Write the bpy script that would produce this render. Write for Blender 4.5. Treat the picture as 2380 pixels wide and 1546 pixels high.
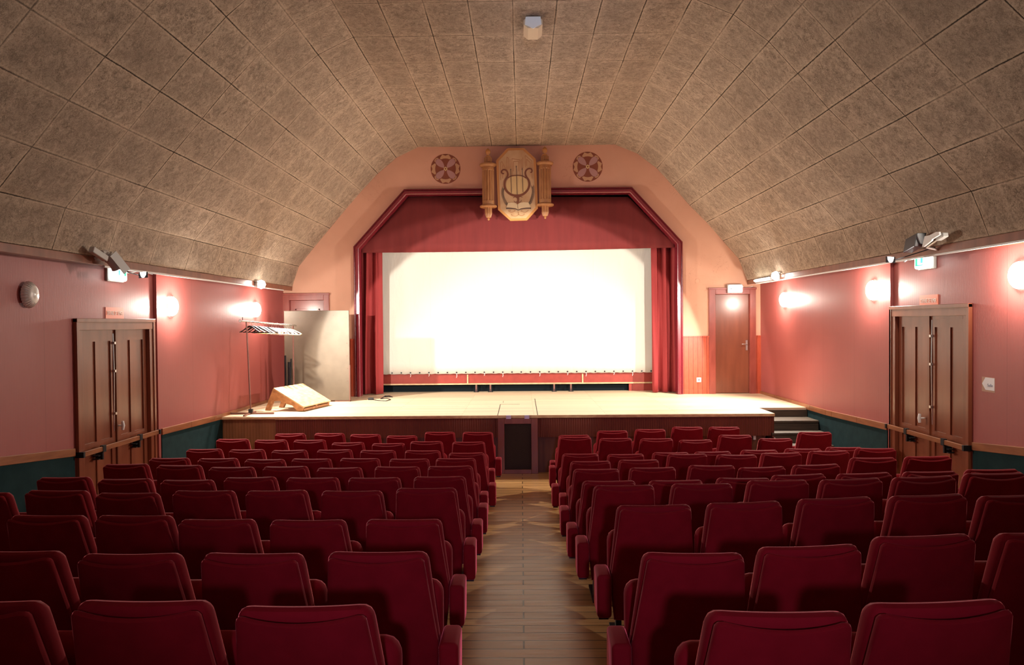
import bpy, bmesh, math, random
from mathutils import Vector, Matrix
from mathutils.geometry import tessellate_polygon
random.seed(7)
S = bpy.context.scene
for o in list(bpy.data.objects): bpy.data.objects.remove(o)
COL = S.collection
PI = math.pi; sin = math.sin; cos = math.cos

# ------------------------------------------------------------------ camera
F = 1587.0; CZ = 2.52
TH = math.radians(0.5)
du, dv = 21.0, 25.0                       # vanishing point of the hall's axis relative to the frame centre
ur = cos(TH)*du + sin(TH)*dv; vr = -sin(TH)*du + cos(TH)*dv
psi = math.atan(ur/F); phi = math.atan(vr/F)
fw = Vector((-sin(psi)*cos(phi), cos(psi)*cos(phi), -sin(phi)))
r0 = Vector((cos(psi), sin(psi), 0)); u0 = r0.cross(fw)
RT = r0*cos(TH) - u0*sin(TH); UP = u0*cos(TH) + r0*sin(TH)
cam_d = bpy.data.cameras.new('camera'); cam = bpy.data.objects.new('camera', cam_d); COL.objects.link(cam)
cam_d.sensor_width = 36; cam_d.lens = F/2380*36; cam_d.clip_start = 0.05; cam_d.clip_end = 60
cam.matrix_world = Matrix(((RT.x, UP.x, -fw.x, 0), (RT.y, UP.y, -fw.y, 0), (RT.z, UP.z, -fw.z, CZ), (0, 0, 0, 1)))
S.camera = cam
def ray(px, py): return fw + RT*((px-1190)/F) - UP*((py-773)/F)
def atY(px, py, Y):
    d = ray(px, py); t = Y/d.y; return Vector((d.x*t, Y, CZ + d.z*t))
def atX(px, py, X):
    d = ray(px, py); t = X/d.x; return Vector((X, d.y*t, CZ + d.z*t))
def atZ(px, py, Z):
    d = ray(px, py); t = (Z-CZ)/d.z; return Vector((d.x*t, d.y*t, Z))

# ------------------------------------------------------------------ world, exposure, large lights
w = bpy.data.worlds.new('world'); S.world = w; w.use_nodes = True
w.node_tree.nodes['Background'].inputs[0].default_value = (0.6, 0.5, 0.45, 1)
w.node_tree.nodes['Background'].inputs[1].default_value = 0.02
S.view_settings.view_transform = 'Standard'; S.view_settings.look = 'None'
S.view_settings.exposure = -0.08; S.view_settings.gamma = 1.0
S.view_settings.use_curve_mapping = False

def light(name, kind, loc, energy, color, size=0.1, target=None, spot=None, blend=0.1, parent=None):
    d = bpy.data.lights.new(name, kind); d.energy = energy; d.color = color
    if kind == 'AREA': d.size = size
    else: d.shadow_soft_size = size
    if spot: d.spot_size = math.radians(spot); d.spot_blend = blend
    o = bpy.data.objects.new(name, d); COL.objects.link(o); o.location = loc
    if target is not None:
        o.rotation_euler = (Vector(target)-Vector(loc)).to_track_quat('-Z', 'Y').to_euler()
    return o
WARM = (1.0, 0.93, 0.82)
# two round-beamed spotlights on the cornices over the side doors, thrown across onto the stage
SPL = (-4.58, 8.02, 3.20); SPR = (4.47, 8.10, 3.30)
light('stage_spot_light', 'SPOT', SPL, 2100, WARM, 0.012, (SPL[0]+5.26, SPL[1]+8.10, SPL[2]-2.59), 54, 0.08)
light('stage_spot_light', 'SPOT', SPR, 2100, WARM, 0.012, (SPR[0]-5.26, SPR[1]+8.10, SPR[2]-2.59), 54, 0.08)
# bare flood bulbs on the cornices beside the stage
light('flood_light', 'SPOT', (-4.50, 12.25, 3.22), 1200, WARM, 0.03, (0.0, 10.9, 0.0), 148, 0.5)
light('flood_light', 'SPOT', (4.50, 12.6, 3.32), 1200, WARM, 0.03, (0.0, 11.2, 0.0), 148, 0.5)
# projection window in the rear wall, behind the camera
light('projection_window_light', 'SPOT', (0.30, -3.2, 3.35), 600, (0.78, 0.52, 1.0), 0.16, (0.1, 9.0, 2.0), 46, 0.8)
light('projection_window_light', 'SPOT', (0.30, -3.2, 3.35), 2200, (0.72, 0.82, 1.0), 0.10, (0.45, 6.4, 6.25), 15, 1.0)
# fill light added behind the camera, turned up to brighten the ceiling
light('rear_fill_light', 'AREA', (0.0, -1.5, 4.0), 70, (0.85, 0.93, 1.0), 1.5, (0, 1.5, 8))

# ------------------------------------------------------------------ materials
MATS = {}
def mat(name, col, rough=0.6, metal=0.0, spec=0.5, sheen=0.0, emit=None, estr=0.0, coat=0.0, build=None):
    m = bpy.data.materials.new(name); m.use_nodes = True
    nt = m.node_tree; b = nt.nodes['Principled BSDF']
    b.inputs['Base Color'].default_value = (*col, 1); b.inputs['Roughness'].default_value = rough
    b.inputs['Metallic'].default_value = metal; b.inputs['Specular IOR Level'].default_value = spec
    if sheen:
        b.inputs['Sheen Weight'].default_value = sheen; b.inputs['Sheen Roughness'].default_value = 0.22
        b.inputs['Sheen Tint'].default_value = (1.0, 0.22, 0.22, 1)
    if coat: b.inputs['Coat Weight'].default_value = coat; b.inputs['Coat Roughness'].default_value = 0.2
    if emit: b.inputs['Emission Color'].default_value = (*emit, 1); b.inputs['Emission Strength'].default_value = estr
    if build: build(nt, b)
    MATS[name] = m; return m
def N(nt, t, **kw):
    n = nt.nodes.new(t)
    for k, v in kw.items():
        if k.startswith('_'): setattr(n, k[1:], v)
        else: n.inputs[k.replace('__', ' ')].default_value = v
    return n
def math_n(nt, op, a, b=None, c=None):
    n = nt.nodes.new('ShaderNodeMath'); n.operation = op
    for i, x in enumerate((a, b, c)):
        if x is None: continue
        if isinstance(x, (int, float)): n.inputs[i].default_value = x
        else: nt.links.new(x, n.inputs[i])
    return n.outputs[0]
def mix(nt, fac, a, b, mode='MIX'):
    n = nt.nodes.new('ShaderNodeMix'); n.data_type = 'RGBA'; n.blend_type = mode
    for sock, x in ((n.inputs[0], fac), (n.inputs[6], a), (n.inputs[7], b)):
        if isinstance(x, (int, float)): sock.default_value = x
        elif isinstance(x, tuple): sock.default_value = (*x, 1) if len(x) == 3 else x
        else: nt.links.new(x, sock)
    return n.outputs[2]
def ramp(nt, fac, p0, p1, c0=(0, 0, 0), c1=(1, 1, 1)):
    n = nt.nodes.new('ShaderNodeValToRGB'); nt.links.new(fac, n.inputs[0])
    n.color_ramp.elements[0].position = p0; n.color_ramp.elements[1].position = p1
    n.color_ramp.elements[0].color = (*c0, 1); n.color_ramp.elements[1].color = (*c1, 1)
    return n.outputs[0]
def bump(nt, b, h, strength=0.3, dist=0.01):
    n = nt.nodes.new('ShaderNodeBump'); n.inputs['Strength'].default_value = strength; n.inputs['Distance'].default_value = dist
    nt.links.new(h, n.inputs['Height']); nt.links.new(n.outputs[0], b.inputs['Normal'])
def coords(nt, kind='Object', scale=(1, 1, 1)):
    t = nt.nodes.new('ShaderNodeTexCoord'); mp = nt.nodes.new('ShaderNodeMapping'); mp.inputs['Scale'].default_value = scale
    nt.links.new(t.outputs[kind], mp.inputs[0]); return mp.outputs[0]
def wcoords(nt, scale=(1, 1, 1)):
    t = nt.nodes.new('ShaderNodeNewGeometry'); mp = nt.nodes.new('ShaderNodeMapping'); mp.inputs['Scale'].default_value = scale
    nt.links.new(t.outputs['Position'], mp.inputs[0]); return mp.outputs[0]
def noise(nt, vec, scale, detail=3, dist=0.0, rough=0.5):
    n = N(nt, 'ShaderNodeTexNoise', Scale=scale, Detail=detail, Distortion=dist, Roughness=rough); nt.links.new(vec, n.inputs['Vector']); return n.outputs[0]

def varied(c0, c1, scale=(3, 3, 3), nscale=2.0, bumpy=0.0, detail=4, rib=None, lo=0.35, hi=0.65):
    def f(nt, b):
        v = wcoords(nt, scale); n = noise(nt, v, nscale, detail)
        nt.links.new(mix(nt, ramp(nt, n, lo, hi), c0, c1), b.inputs['Base Color'])
        if rib:
            v2 = wcoords(nt); sp = nt.nodes.new('ShaderNodeSeparateXYZ'); nt.links.new(v2, sp.inputs[0])
            ax = sp.outputs[rib[0]]
            s = math_n(nt, 'SINE', math_n(nt, 'MULTIPLY', ax, 2*PI/rib[1]))
            s = math_n(nt, 'ADD', s, math_n(nt, 'MULTIPLY', noise(nt, wcoords(nt, (60, 60, 6)), 1.0, 2), rib[3]))
            bump(nt, b, s, rib[2], 0.004)
            nt.nodes.remove
        elif bumpy: bump(nt, b, n, bumpy)
    return f
def walltex(nt, b):
    v = wcoords(nt, (1, 1, 0.12)); n = noise(nt, v, 55, 3); n2 = noise(nt, wcoords(nt), 0.8, 3)
    sp = nt.nodes.new('ShaderNodeSeparateXYZ'); nt.links.new(wcoords(nt), sp.inputs[0])
    s = math_n(nt, 'SINE', math_n(nt, 'MULTIPLY', sp.outputs[1], 2*PI/0.022))
    sh = math_n(nt, 'MULTIPLY_ADD', s, 0.5, 0.5)
    c = mix(nt, ramp(nt, n2, 0.3, 0.7), (0.315, 0.072, 0.064), (0.37, 0.092, 0.079))
    c = mix(nt, math_n(nt, 'MULTIPLY', sh, 0.30), c, (0.28, 0.055, 0.048))
    # seams of the wallpaper drops
    pp = math_n(nt, 'PINGPONG', math_n(nt, 'ADD', sp.outputs[1], 0.23), 0.53)
    c = mix(nt, math_n(nt, 'MULTIPLY', math_n(nt, 'LESS_THAN', pp, 0.004), 0.4), c, (0.15, 0.03, 0.025))
    nt.links.new(c, b.inputs['Base Color'])
    bump(nt, b, math_n(nt, 'ADD', sh, math_n(nt, 'MULTIPLY', n, 1.5)), 0.14, 0.003)
def planks(bw, rh, c0, c1, seam, axis=0, off=0.5, x0=0.0, gloss=None):
    def f(nt, b):
        v = wcoords(nt); mp = nt.nodes.new('ShaderNodeMapping'); nt.links.new(v, mp.inputs[0])
        mp.inputs['Location'].default_value = (x0, 0, 0)
        if axis: mp.inputs['Rotation'].default_value = (0, 0, PI/2)
        br = nt.nodes.new('ShaderNodeTexBrick'); nt.links.new(mp.outputs[0], br.inputs[0])
        br.inputs['Scale'].default_value = 1; br.inputs['Brick Width'].default_value = bw; br.inputs['Row Height'].default_value = rh
        br.inputs['Mortar Size'].default_value = 0.006; br.inputs['Mortar Smooth'].default_value = 0.3; br.offset = off
        br.inputs['Color1'].default_value = (0, 0, 0, 1); br.inputs['Color2'].default_value = (1, 1, 1, 1); br.inputs['Mortar'].default_value = (0.5, 0.5, 0.5, 1)
        gv = nt.nodes.new('ShaderNodeMapping'); nt.links.new(mp.outputs[0], gv.inputs[0]); gv.inputs['Scale'].default_value = (0.8, 14, 3)
        g = noise(nt, gv.outputs[0], 3.0, 6, 1.2)
        gv2 = nt.nodes.new('ShaderNodeMapping'); nt.links.new(mp.outputs[0], gv2.inputs[0]); gv2.inputs['Scale'].default_value = (2.2, 6, 3)
        k = noise(nt, gv2.outputs[0], 2.6, 2)
        c = mix(nt, ramp(nt, g, 0.3, 0.7), c0, c1)
        c = mix(nt, math_n(nt, 'MULTIPLY', br.outputs['Color'], 0.5), c, tuple(x*0.55 for x in c0))
        c = mix(nt, ramp(nt, k, 0.72, 0.80), c, tuple(x*0.35 for x in c0))
        c = mix(nt, br.outputs['Fac'], c, seam)
        nt.links.new(c, b.inputs['Base Color'])
        h = math_n(nt, 'SUBTRACT', math_n(nt, 'MULTIPLY', g, 0.15), br.outputs['Fac'])
        bump(nt, b, h, 0.35, 0.004)
        nt.links.new(ramp(nt, g, 0.2, 0.8, (0.30,)*3, (0.5,)*3), b.inputs['Roughness'])
    return f
def ceil_tex(nt, b):
    uv = nt.nodes.new('ShaderNodeUVMap'); sp = nt.nodes.new('ShaderNodeSeparateXYZ'); nt.links.new(uv.outputs[0], sp.inputs[0])
    P0 = wcoords(nt); wob = noise(nt, P0, 1.5, 3)
    wb = math_n(nt, 'MULTIPLY', math_n(nt, 'SUBTRACT', wob, 0.5), 0.035)
    u = math_n(nt, 'ADD', sp.outputs[0], wb); v = math_n(nt, 'ADD', sp.outputs[1], wb)
    du_ = math_n(nt, 'PINGPONG', u, 0.5); dv_ = math_n(nt, 'PINGPONG', v, 0.5)
    du_ = math_n(nt, 'MULTIPLY', du_, 0.52); dv_ = math_n(nt, 'MULTIPLY', dv_, 0.925)
    fray = math_n(nt, 'MULTIPLY', math_n(nt, 'SUBTRACT', noise(nt, P0, 38, 4), 0.5), 0.012)
    du_ = math_n(nt, 'ADD', du_, fray); dv_ = math_n(nt, 'ADD', dv_, fray)
    e = math_n(nt, 'MINIMUM', du_, dv_)
    seam = math_n(nt, 'LESS_THAN', e, 0.006)
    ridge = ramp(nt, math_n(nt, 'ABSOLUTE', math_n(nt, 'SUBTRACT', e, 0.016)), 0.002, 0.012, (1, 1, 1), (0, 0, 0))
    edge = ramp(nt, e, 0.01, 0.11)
    cell = nt.nodes.new('ShaderNodeCombineXYZ')
    nt.links.new(math_n(nt, 'FLOOR', u), cell.inputs[0]); nt.links.new(math_n(nt, 'FLOOR', v), cell.inputs[1])
    wn = nt.nodes.new('ShaderNodeTexWhiteNoise'); wn.noise_dimensions = '3D'; nt.links.new(cell.outputs[0], wn.inputs[0])
    P = wcoords(nt)
    fib = noise(nt, P, 30, 5, 2.5, 0.7)
    fib2 = noise(nt, P, 105, 4, 3.0, 0.75)
    patch = noise(nt, P, 5.5, 6, 0.3, 0.65)
    big = noise(nt, P, 0.5, 2)
    mid = noise(nt, P, 11, 5, 1.0, 0.7)
    f = math_n(nt, 'ADD', math_n(nt, 'MULTIPLY', fib, 0.32), math_n(nt, 'MULTIPLY', fib2, 0.42))
    f = ramp(nt, math_n(nt, 'ADD', f, math_n(nt, 'MULTIPLY', mid, 0.26)), 0.43, 0.56)
    light_c = (0.56, 0.428, 0.322); dark_c = (0.130, 0.094, 0.068)
    c = mix(nt, f, dark_c, light_c)
    soot = math_n(nt, 'MULTIPLY', math_n(nt, 'MULTIPLY', ramp(nt, patch, 0.40, 0.72), edge), 0.55)
    c = mix(nt, soot, c, (0.19, 0.145, 0.11))
    c = mix(nt, math_n(nt, 'MULTIPLY', wn.outputs[0], 0.35), c, (0.24, 0.18, 0.135))
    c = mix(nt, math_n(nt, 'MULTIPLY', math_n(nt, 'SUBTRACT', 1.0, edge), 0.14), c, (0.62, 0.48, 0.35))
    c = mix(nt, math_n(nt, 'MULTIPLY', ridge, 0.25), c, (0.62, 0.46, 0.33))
    # some seams are open and dark, others filled
    sn = ramp(nt, noise(nt, P, 0.9, 1), 0.36, 0.56)
    c = mix(nt, math_n(nt, 'MULTIPLY', seam, math_n(nt, 'MULTIPLY_ADD', sn, 0.62, 0.33)), c, (0.040, 0.027, 0.018))
    nt.links.new(c, b.inputs['Base Color'])
    h = math_n(nt, 'SUBTRACT', math_n(nt, 'MULTIPLY_ADD', ridge, 0.6, math_n(nt, 'MULTIPLY', f, 0.45)), math_n(nt, 'MULTIPLY', seam, 1.0))
    bump(nt, b, h, 0.55, 0.006)
def velvet(nt, b):
    v = coords(nt, 'Object'); n = noise(nt, v, 9, 3); n2 = noise(nt, v, 160, 2)
    oi = nt.nodes.new('ShaderNodeObjectInfo')
    c = mix(nt, ramp(nt, n, 0.3, 0.7), (0.180, 0.0050, 0.0090), (0.225, 0.0068, 0.0125))
    c = mix(nt, math_n(nt, 'MULTIPLY', oi.outputs['Random'], 0.25), c, (0.110, 0.004, 0.009))
    nt.links.new(c, b.inputs['Base Color']); bump(nt, b, n2, 0.12, 0.002)
def grille(nt, b):
    t = wcoords(nt, (70, 70, 70)); sp = nt.nodes.new('ShaderNodeSeparateXYZ'); nt.links.new(t, sp.inputs[0])
    a = math_n(nt, 'PINGPONG', math_n(nt, 'ADD', sp.outputs[0], sp.outputs[2]), 0.5)
    c_ = math_n(nt, 'PINGPONG', math_n(nt, 'SUBTRACT', sp.outputs[0], sp.outputs[2]), 0.5)
    m_ = math_n(nt, 'LESS_THAN', math_n(nt, 'MINIMUM', a, c_), 0.17)
    nt.links.new(mix(nt, m_, (0.004, 0.004, 0.004), (0.075, 0.055, 0.045)), b.inputs['Base Color']); bump(nt, b, m_, 0.6, 0.003)
def tng(nt, b):
    sp = nt.nodes.new('ShaderNodeSeparateXYZ'); nt.links.new(wcoords(nt), sp.inputs[0])
    p = math_n(nt, 'PINGPONG', sp.outputs[0], 0.0475); g = math_n(nt, 'LESS_THAN', p, 0.004)
    n = noise(nt, wcoords(nt, (1, 1, 0.3)), 30, 5); chips = ramp(nt, noise(nt, wcoords(nt), 26, 2), 0.765, 0.79)
    c = mix(nt, ramp(nt, n, 0.3, 0.7), (0.40, 0.060, 0.024), (0.46, 0.080, 0.036))
    c = mix(nt, chips, c, (0.75, 0.50, 0.36)); c = mix(nt, g, c, (0.12, 0.015, 0.008))
    nt.links.new(c, b.inputs['Base Color']); bump(nt, b, math_n(nt, 'SUBTRACT', 1.0, g), 0.6, 0.006)
def plaster(nt, b):
    P = wcoords(nt); n = noise(nt, P, 1.1, 4); n2 = noise(nt, P, 45, 4); cr = noise(nt, P, 2.2, 6, 1.5)
    c = mix(nt, ramp(nt, n, 0.3, 0.7), (0.60, 0.325, 0.215), (0.68, 0.375, 0.255))
    crack = math_n(nt, 'LESS_THAN', math_n(nt, 'ABSOLUTE', math_n(nt, 'SUBTRACT', cr, 0.5)), 0.0016)
    crack = math_n(nt, 'MULTIPLY', crack, ramp(nt, noise(nt, P, 0.7, 1), 0.52, 0.6))
    c = mix(nt, math_n(nt, 'MULTIPLY', crack, 0.5), c, (0.32, 0.14, 0.09))
    nt.links.new(c, b.inputs['Base Color']); bump(nt, b, n2, 0.12, 0.004)
def screen_tex(nt, b):
    P = wcoords(nt); sp = nt.nodes.new('ShaderNodeSeparateXYZ'); nt.links.new(P, sp.inputs[0])
    s = math_n(nt, 'PINGPONG', math_n(nt, 'ADD', sp.outputs[0], 0.2), 0.9); seam = math_n(nt, 'LESS_THAN', s, 0.006)
    c = mix(nt, math_n(nt, 'MULTIPLY', seam, 0.15), (0.62, 0.58, 0.51), (0.42, 0.38, 0.32))
    nt.links.new(c, b.inputs['Base Color']); bump(nt, b, math_n(nt, 'ADD', noise(nt, wcoords(nt, (1, 1, 0.35)), 2.6, 4, 1.0), math_n(nt, 'MULTIPLY', seam, 0.05)), 0.35, 0.05)

mat('wallpaper', (0.4, 0.09, 0.08), 0.5, spec=0.5, build=walltex)
mat('teal_felt', (0.010, 0.045, 0.050), 0.9, spec=0.2, build=varied((0.004, 0.020, 0.023), (0.007, 0.028, 0.031), nscale=3, bumpy=0.1))
mat('peach_plaster', (0.64, 0.33, 0.22), 0.75, spec=0.3, build=plaster)
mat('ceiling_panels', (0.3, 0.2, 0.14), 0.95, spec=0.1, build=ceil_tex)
mat('hall_boards', (0.3, 0.18, 0.09), 0.4, build=planks(3.6, 0.145, (0.42, 0.205, 0.068), (0.62, 0.345, 0.135), (0.03, 0.013, 0.004), x0=3.60))
mat('stage_boards', (0.6, 0.4, 0.24), 0.4, build=planks(2.4, 0.10, (0.70, 0.53, 0.34), (0.80, 0.64, 0.44), (0.46, 0.31, 0.18), x0=1.0))
mat('varnished_brown', (0.22, 0.06, 0.025), 0.32, coat=0.2, build=varied((0.155, 0.042, 0.018), (0.215, 0.064, 0.028), (1, 1, 0.15), 9, 0.05))
mat('door_brown', (0.22, 0.07, 0.03), 0.28, coat=0.25, build=varied((0.185, 0.050, 0.024), (0.245, 0.072, 0.035), (1, 1, 0.12), 7, 0.05))
mat('rail_wood', (0.25, 0.09, 0.035), 0.35, build=varied((0.22, 0.070, 0.026), (0.31, 0.11, 0.042), (4, 0.5, 4), 6, 0.04))
mat('reeded_front', (0.2, 0.05, 0.02), 0.4, build=varied((0.105, 0.022, 0.010), (0.135, 0.030, 0.014), (1, 1, 0.2), 5, rib=(0, 0.038, 0.9, 0.2)))
mat('dark_panel', (0.08, 0.025, 0.012), 0.55, build=varied((0.085, 0.026, 0.012), (0.12, 0.038, 0.017), (1, 1, 0.2), 5, rib=(0, 0.09, 0.5, 0.2)))
mat('left_plywood', (0.25, 0.11, 0.05), 0.5, build=varied((0.16, 0.060, 0.022), (0.21, 0.082, 0.032), (1, 1, 0.15), 6, rib=(0, 0.05, 0.4, 0.2)))
mat('red_boards', (0.42, 0.07, 0.03), 0.35, coat=0.2, build=tng)
mat('chipped_frame', (0.3, 0.06, 0.035), 0.3, coat=0.3, build=varied((0.235, 0.045, 0.030), (0.30, 0.062, 0.042), (2, 2, 0.5), 6, 0.1))
mat('crimson_paint', (0.3, 0.03, 0.05), 0.25, coat=0.3, build=varied((0.16, 0.012, 0.020), (0.20, 0.016, 0.028), nscale=20, bumpy=0.1))
mat('crimson_cloth', (0.3, 0.03, 0.03), 0.85, sheen=0.1, build=varied((0.135, 0.0115, 0.0105), (0.155, 0.014, 0.0125), (1, 1, 0.1), 12, 0.05))
mat('curtain_cloth', (0.4, 0.03, 0.03), 0.8, sheen=0.15, build=varied((0.22, 0.013, 0.013), (0.255, 0.017, 0.017), (1, 1, 0.05), 12, 0.05))
mat('velvet', (0.25, 0.01, 0.02), 0.85, spec=0.12, sheen=1.0, build=velvet)
mat('black_metal', (0.012, 0.012, 0.014), 0.45, metal=0.3)
mat('black_plastic', (0.015, 0.015, 0.018), 0.3)
mat('screen_cloth', (0.74, 0.70, 0.62), 0.85, spec=0.2, build=screen_tex)
mat('red_band', (0.45, 0.05, 0.03), 0.6, build=varied((0.23, 0.021, 0.011), (0.27, 0.027, 0.015), nscale=3, bumpy=0.05))
mat('raw_wood', (0.55, 0.36, 0.2), 0.6, build=varied((0.46, 0.28, 0.14), (0.60, 0.40, 0.22), (2, 2, 6), 5, 0.08))
mat('aged_wood', (0.30, 0.13, 0.05), 0.6, build=varied((0.32, 0.135, 0.05), (0.48, 0.225, 0.09), (3, 3, 3), 5, 0.1))
mat('void_black', (0.003, 0.006, 0.008), 0.7, spec=0.1)
mat('grey_board', (0.4, 0.33, 0.26), 0.55, build=varied((0.105, 0.076, 0.050), (0.122, 0.089, 0.059), nscale=2, bumpy=0.03))
mat('steel', (0.55, 0.54, 0.52), 0.3, metal=0.9)
mat('rusty_steel', (0.20, 0.09, 0.07), 0.4, metal=0.4)
mat('white_plastic', (0.75, 0.74, 0.72), 0.35)
mat('grey_plastic', (0.45, 0.43, 0.40), 0.4)
mat('yellow_plastic', (0.75, 0.70, 0.25), 0.35)
mat('dark_steps', (0.10, 0.065, 0.035), 0.55, build=varied((0.035, 0.022, 0.012), (0.075, 0.050, 0.028), (0.5, 6, 6), 4, 0.1))
mat('sign_red', (0.80, 0.20, 0.10), 0.5)
mat('sign_letters', (0.92, 0.82, 0.74), 0.5)
mat('paper', (0.72, 0.70, 0.72), 0.6)
mat('ink_grey', (0.22, 0.22, 0.3), 0.6)
mat('tape_brown', (0.42, 0.22, 0.15), 0.4)
mat('grille_metal', (0.02, 0.02, 0.02), 0.9, spec=0.05, build=grille)
mat('lamp_glass', (0.9, 0.9, 0.9), 0.2, emit=(1.0, 0.90, 0.78), estr=28)
mat('bulb_glow', (1, 1, 1), 0.3, emit=(1.0, 0.95, 0.86), estr=30)
mat('tube_glow', (1, 1, 1), 0.3, emit=(0.95, 1.0, 0.85), estr=25)
mat('exit_glow', (0.9, 0.95, 0.9), 0.3, emit=(0.93, 1.0, 0.97), estr=2.2)
mat('exit_green', (0.02, 0.45, 0.22), 0.4, emit=(0.03, 0.55, 0.25), estr=0.8)
mat('cut_glass', (0.78, 0.72, 0.65), 0.25, spec=0.8, build=None)
mat('crest_board', (0.5, 0.33, 0.17), 0.5, build=varied((0.50, 0.300, 0.140), (0.62, 0.42, 0.23), (1, 1, 0.8), 3.0, 0.02))
mat('crest_rim', (0.56, 0.26, 0.075), 0.45)
mat('crest_brown', (0.20, 0.070, 0.030), 0.5)
mat('crest_line', (0.42, 0.20, 0.08), 0.5)
mat('crest_dark', (0.10, 0.06, 0.045), 0.5)
mat('crest_gold', (0.66, 0.48, 0.22), 0.5)
mat('crest_cream', (0.70, 0.55, 0.33), 0.5)
mat('crest_green', (0.16, 0.12, 0.07), 0.5)
mat('column_tan', (0.36, 0.19, 0.085), 0.45, build=varied((0.34, 0.150, 0.052), (0.46, 0.22, 0.085), (1, 1, 0.4), 8, 0.02))
mat('column_flute', (0.50, 0.30, 0.17), 0.45)
mat('rose_rust', (0.22, 0.055, 0.022), 0.6)
mat('rose_tan', (0.52, 0.29, 0.15), 0.6)
mat('rose_mauve', (0.42, 0.22, 0.20), 0.6)
mat('beige_metal', (0.55, 0.42, 0.28), 0.45)

# ------------------------------------------------------------------ mesh helpers
class MB:
    def __init__(s): s.v = []; s.f = []; s.mi = []; s.cur = 0
    def add(s, vs, fs):
        n = len(s.v); s.v += [tuple(x) for x in vs]
        for f in fs: s.f.append(tuple(i+n for i in f)); s.mi.append(s.cur)
    def box(s, x0, x1, y0, y1, z0, z1):
        s.add([(x0,y0,z0),(x1,y0,z0),(x1,y1,z0),(x0,y1,z0),(x0,y0,z1),(x1,y0,z1),(x1,y1,z1),(x0,y1,z1)],
              [(0,3,2,1),(4,5,6,7),(0,1,5,4),(1,2,6,5),(2,3,7,6),(3,0,4,7)]); return s
    def obox(s, c, ax, ay, az, hx, hy, hz):
        c = Vector(c); vs = []
        for k in (-1, 1):
            for (i, j) in ((-1,-1),(1,-1),(1,1),(-1,1)): vs.append(c + ax*hx*i + ay*hy*j + az*hz*k)
        s.add(vs, [(0,3,2,1),(4,5,6,7),(0,1,5,4),(1,2,6,5),(2,3,7,6),(3,0,4,7)]); return s
    def prism(s, pts, fn, t0, t1):
        """closed polygon pts (a,b) extruded between t0 and t1; fn(a,b,t)->xyz"""
        n = len(pts); vs = [fn(a, b, t0) for a, b in pts] + [fn(a, b, t1) for a, b in pts]
        tri = tessellate_polygon([[Vector((a, b, 0)) for a, b in pts]])
        fs = [tuple(t) for t in tri] + [tuple(i+n for i in reversed(t)) for t in tri]
        fs += [(i, (i+1) % n, (i+1) % n + n, i+n) for i in range(n)]
        s.add(vs, fs); return s
    def tube(s, pts, r, seg=8, closed=False):
        pts = [Vector(p) for p in pts]; n = len(pts); rings = []
        rr = r if isinstance(r, (list, tuple)) else [r]*n
        prev = None
        for i, p in enumerate(pts):
            a = pts[(i-1) % n] if (closed or i > 0) else p; b = pts[(i+1) % n] if (closed or i < n-1) else p
            t = (b-a).normalized()
            if prev is None:
                ref = Vector((0, 0, 1)) if abs(t.z) < 0.9 else Vector((1, 0, 0)); nx = t.cross(ref).normalized()
            else: nx = (prev - t*prev.dot(t)).normalized()
            prev = nx; ny = t.cross(nx)
            rings.append([p + (nx*cos(2*PI*k/seg) + ny*sin(2*PI*k/seg))*rr[i] for k in range(seg)])
        vs = [q for ring in rings for q in ring]; fs = []
        m = n if closed else n-1
        for i in range(m):
            j = (i+1) % n
            for k in range(seg): fs.append((i*seg+k, i*seg+(k+1) % seg, j*seg+(k+1) % seg, j*seg+k))
        if not closed: fs += [tuple(reversed(range(seg))), tuple((n-1)*seg+k for k in range(seg))]
        s.add(vs, fs); return s
    def lathe(s, prof, c, seg=24, flute=0.0, nfl=12, axis='z'):
        c = Vector(c); vs = []; fs = []; n = len(prof)
        for (r, z, fl) in prof:
            for k in range(seg):
                a = 2*PI*k/seg; rr = r*(1 - flute*fl*(0.5+0.5*cos(nfl*a)))
                if axis == 'z': vs.append(c + Vector((rr*cos(a), rr*sin(a), z)))
                elif axis == 'y': vs.append(c + Vector((rr*cos(a), z, rr*sin(a))))
                else: vs.append(c + Vector((z, rr*cos(a), rr*sin(a))))
        for i in range(n-1):
            for k in range(seg): fs.append((i*seg+k, i*seg+(k+1) % seg, (i+1)*seg+(k+1) % seg, (i+1)*seg+k))
        fs += [tuple(reversed(range(seg))), tuple((n-1)*seg+k for k in range(seg))]
        s.add(vs, fs); return s
    def build(s, name, mats, parent=None, smooth=False, bevel=0.0, seg=2, origin=None):
        me = bpy.data.meshes.new(name)
        off = parent_world(parent) if parent else (Vector(origin) if origin else Vector((0, 0, 0)))
        me.from_pydata([tuple(Vector(p)-off) for p in s.v], [], s.f)
        if isinstance(mats, str): mats = [mats]
        for m in mats: me.materials.append(MATS[m])
        for p, i in zip(me.polygons, s.mi): p.material_index = i
        bm = bmesh.new(); bm.from_mesh(me)
        bmesh.ops.recalc_face_normals(bm, faces=bm.faces)
        if bevel:
            ed = [e for e in bm.edges if len(e.link_faces) == 2 and e.calc_face_angle(0) > 0.5]
            bmesh.ops.bevel(bm, geom=ed, offset=bevel, segments=seg, profile=0.5, affect='EDGES', clamp_overlap=True)
        for fc in bm.faces: fc.smooth = smooth
        bm.to_mesh(me); bm.free()
        if smooth and hasattr(me, 'set_sharp_from_angle'): me.set_sharp_from_angle(angle=math.radians(42))
        o = bpy.data.objects.new(name, me); COL.objects.link(o)
        if parent: o.parent = parent
        elif origin: o.location = origin
        return o
PW = {}
def parent_world(p):
    l = Vector(p.location)
    if p.parent: l += parent_world(p.parent)
    return l
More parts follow.
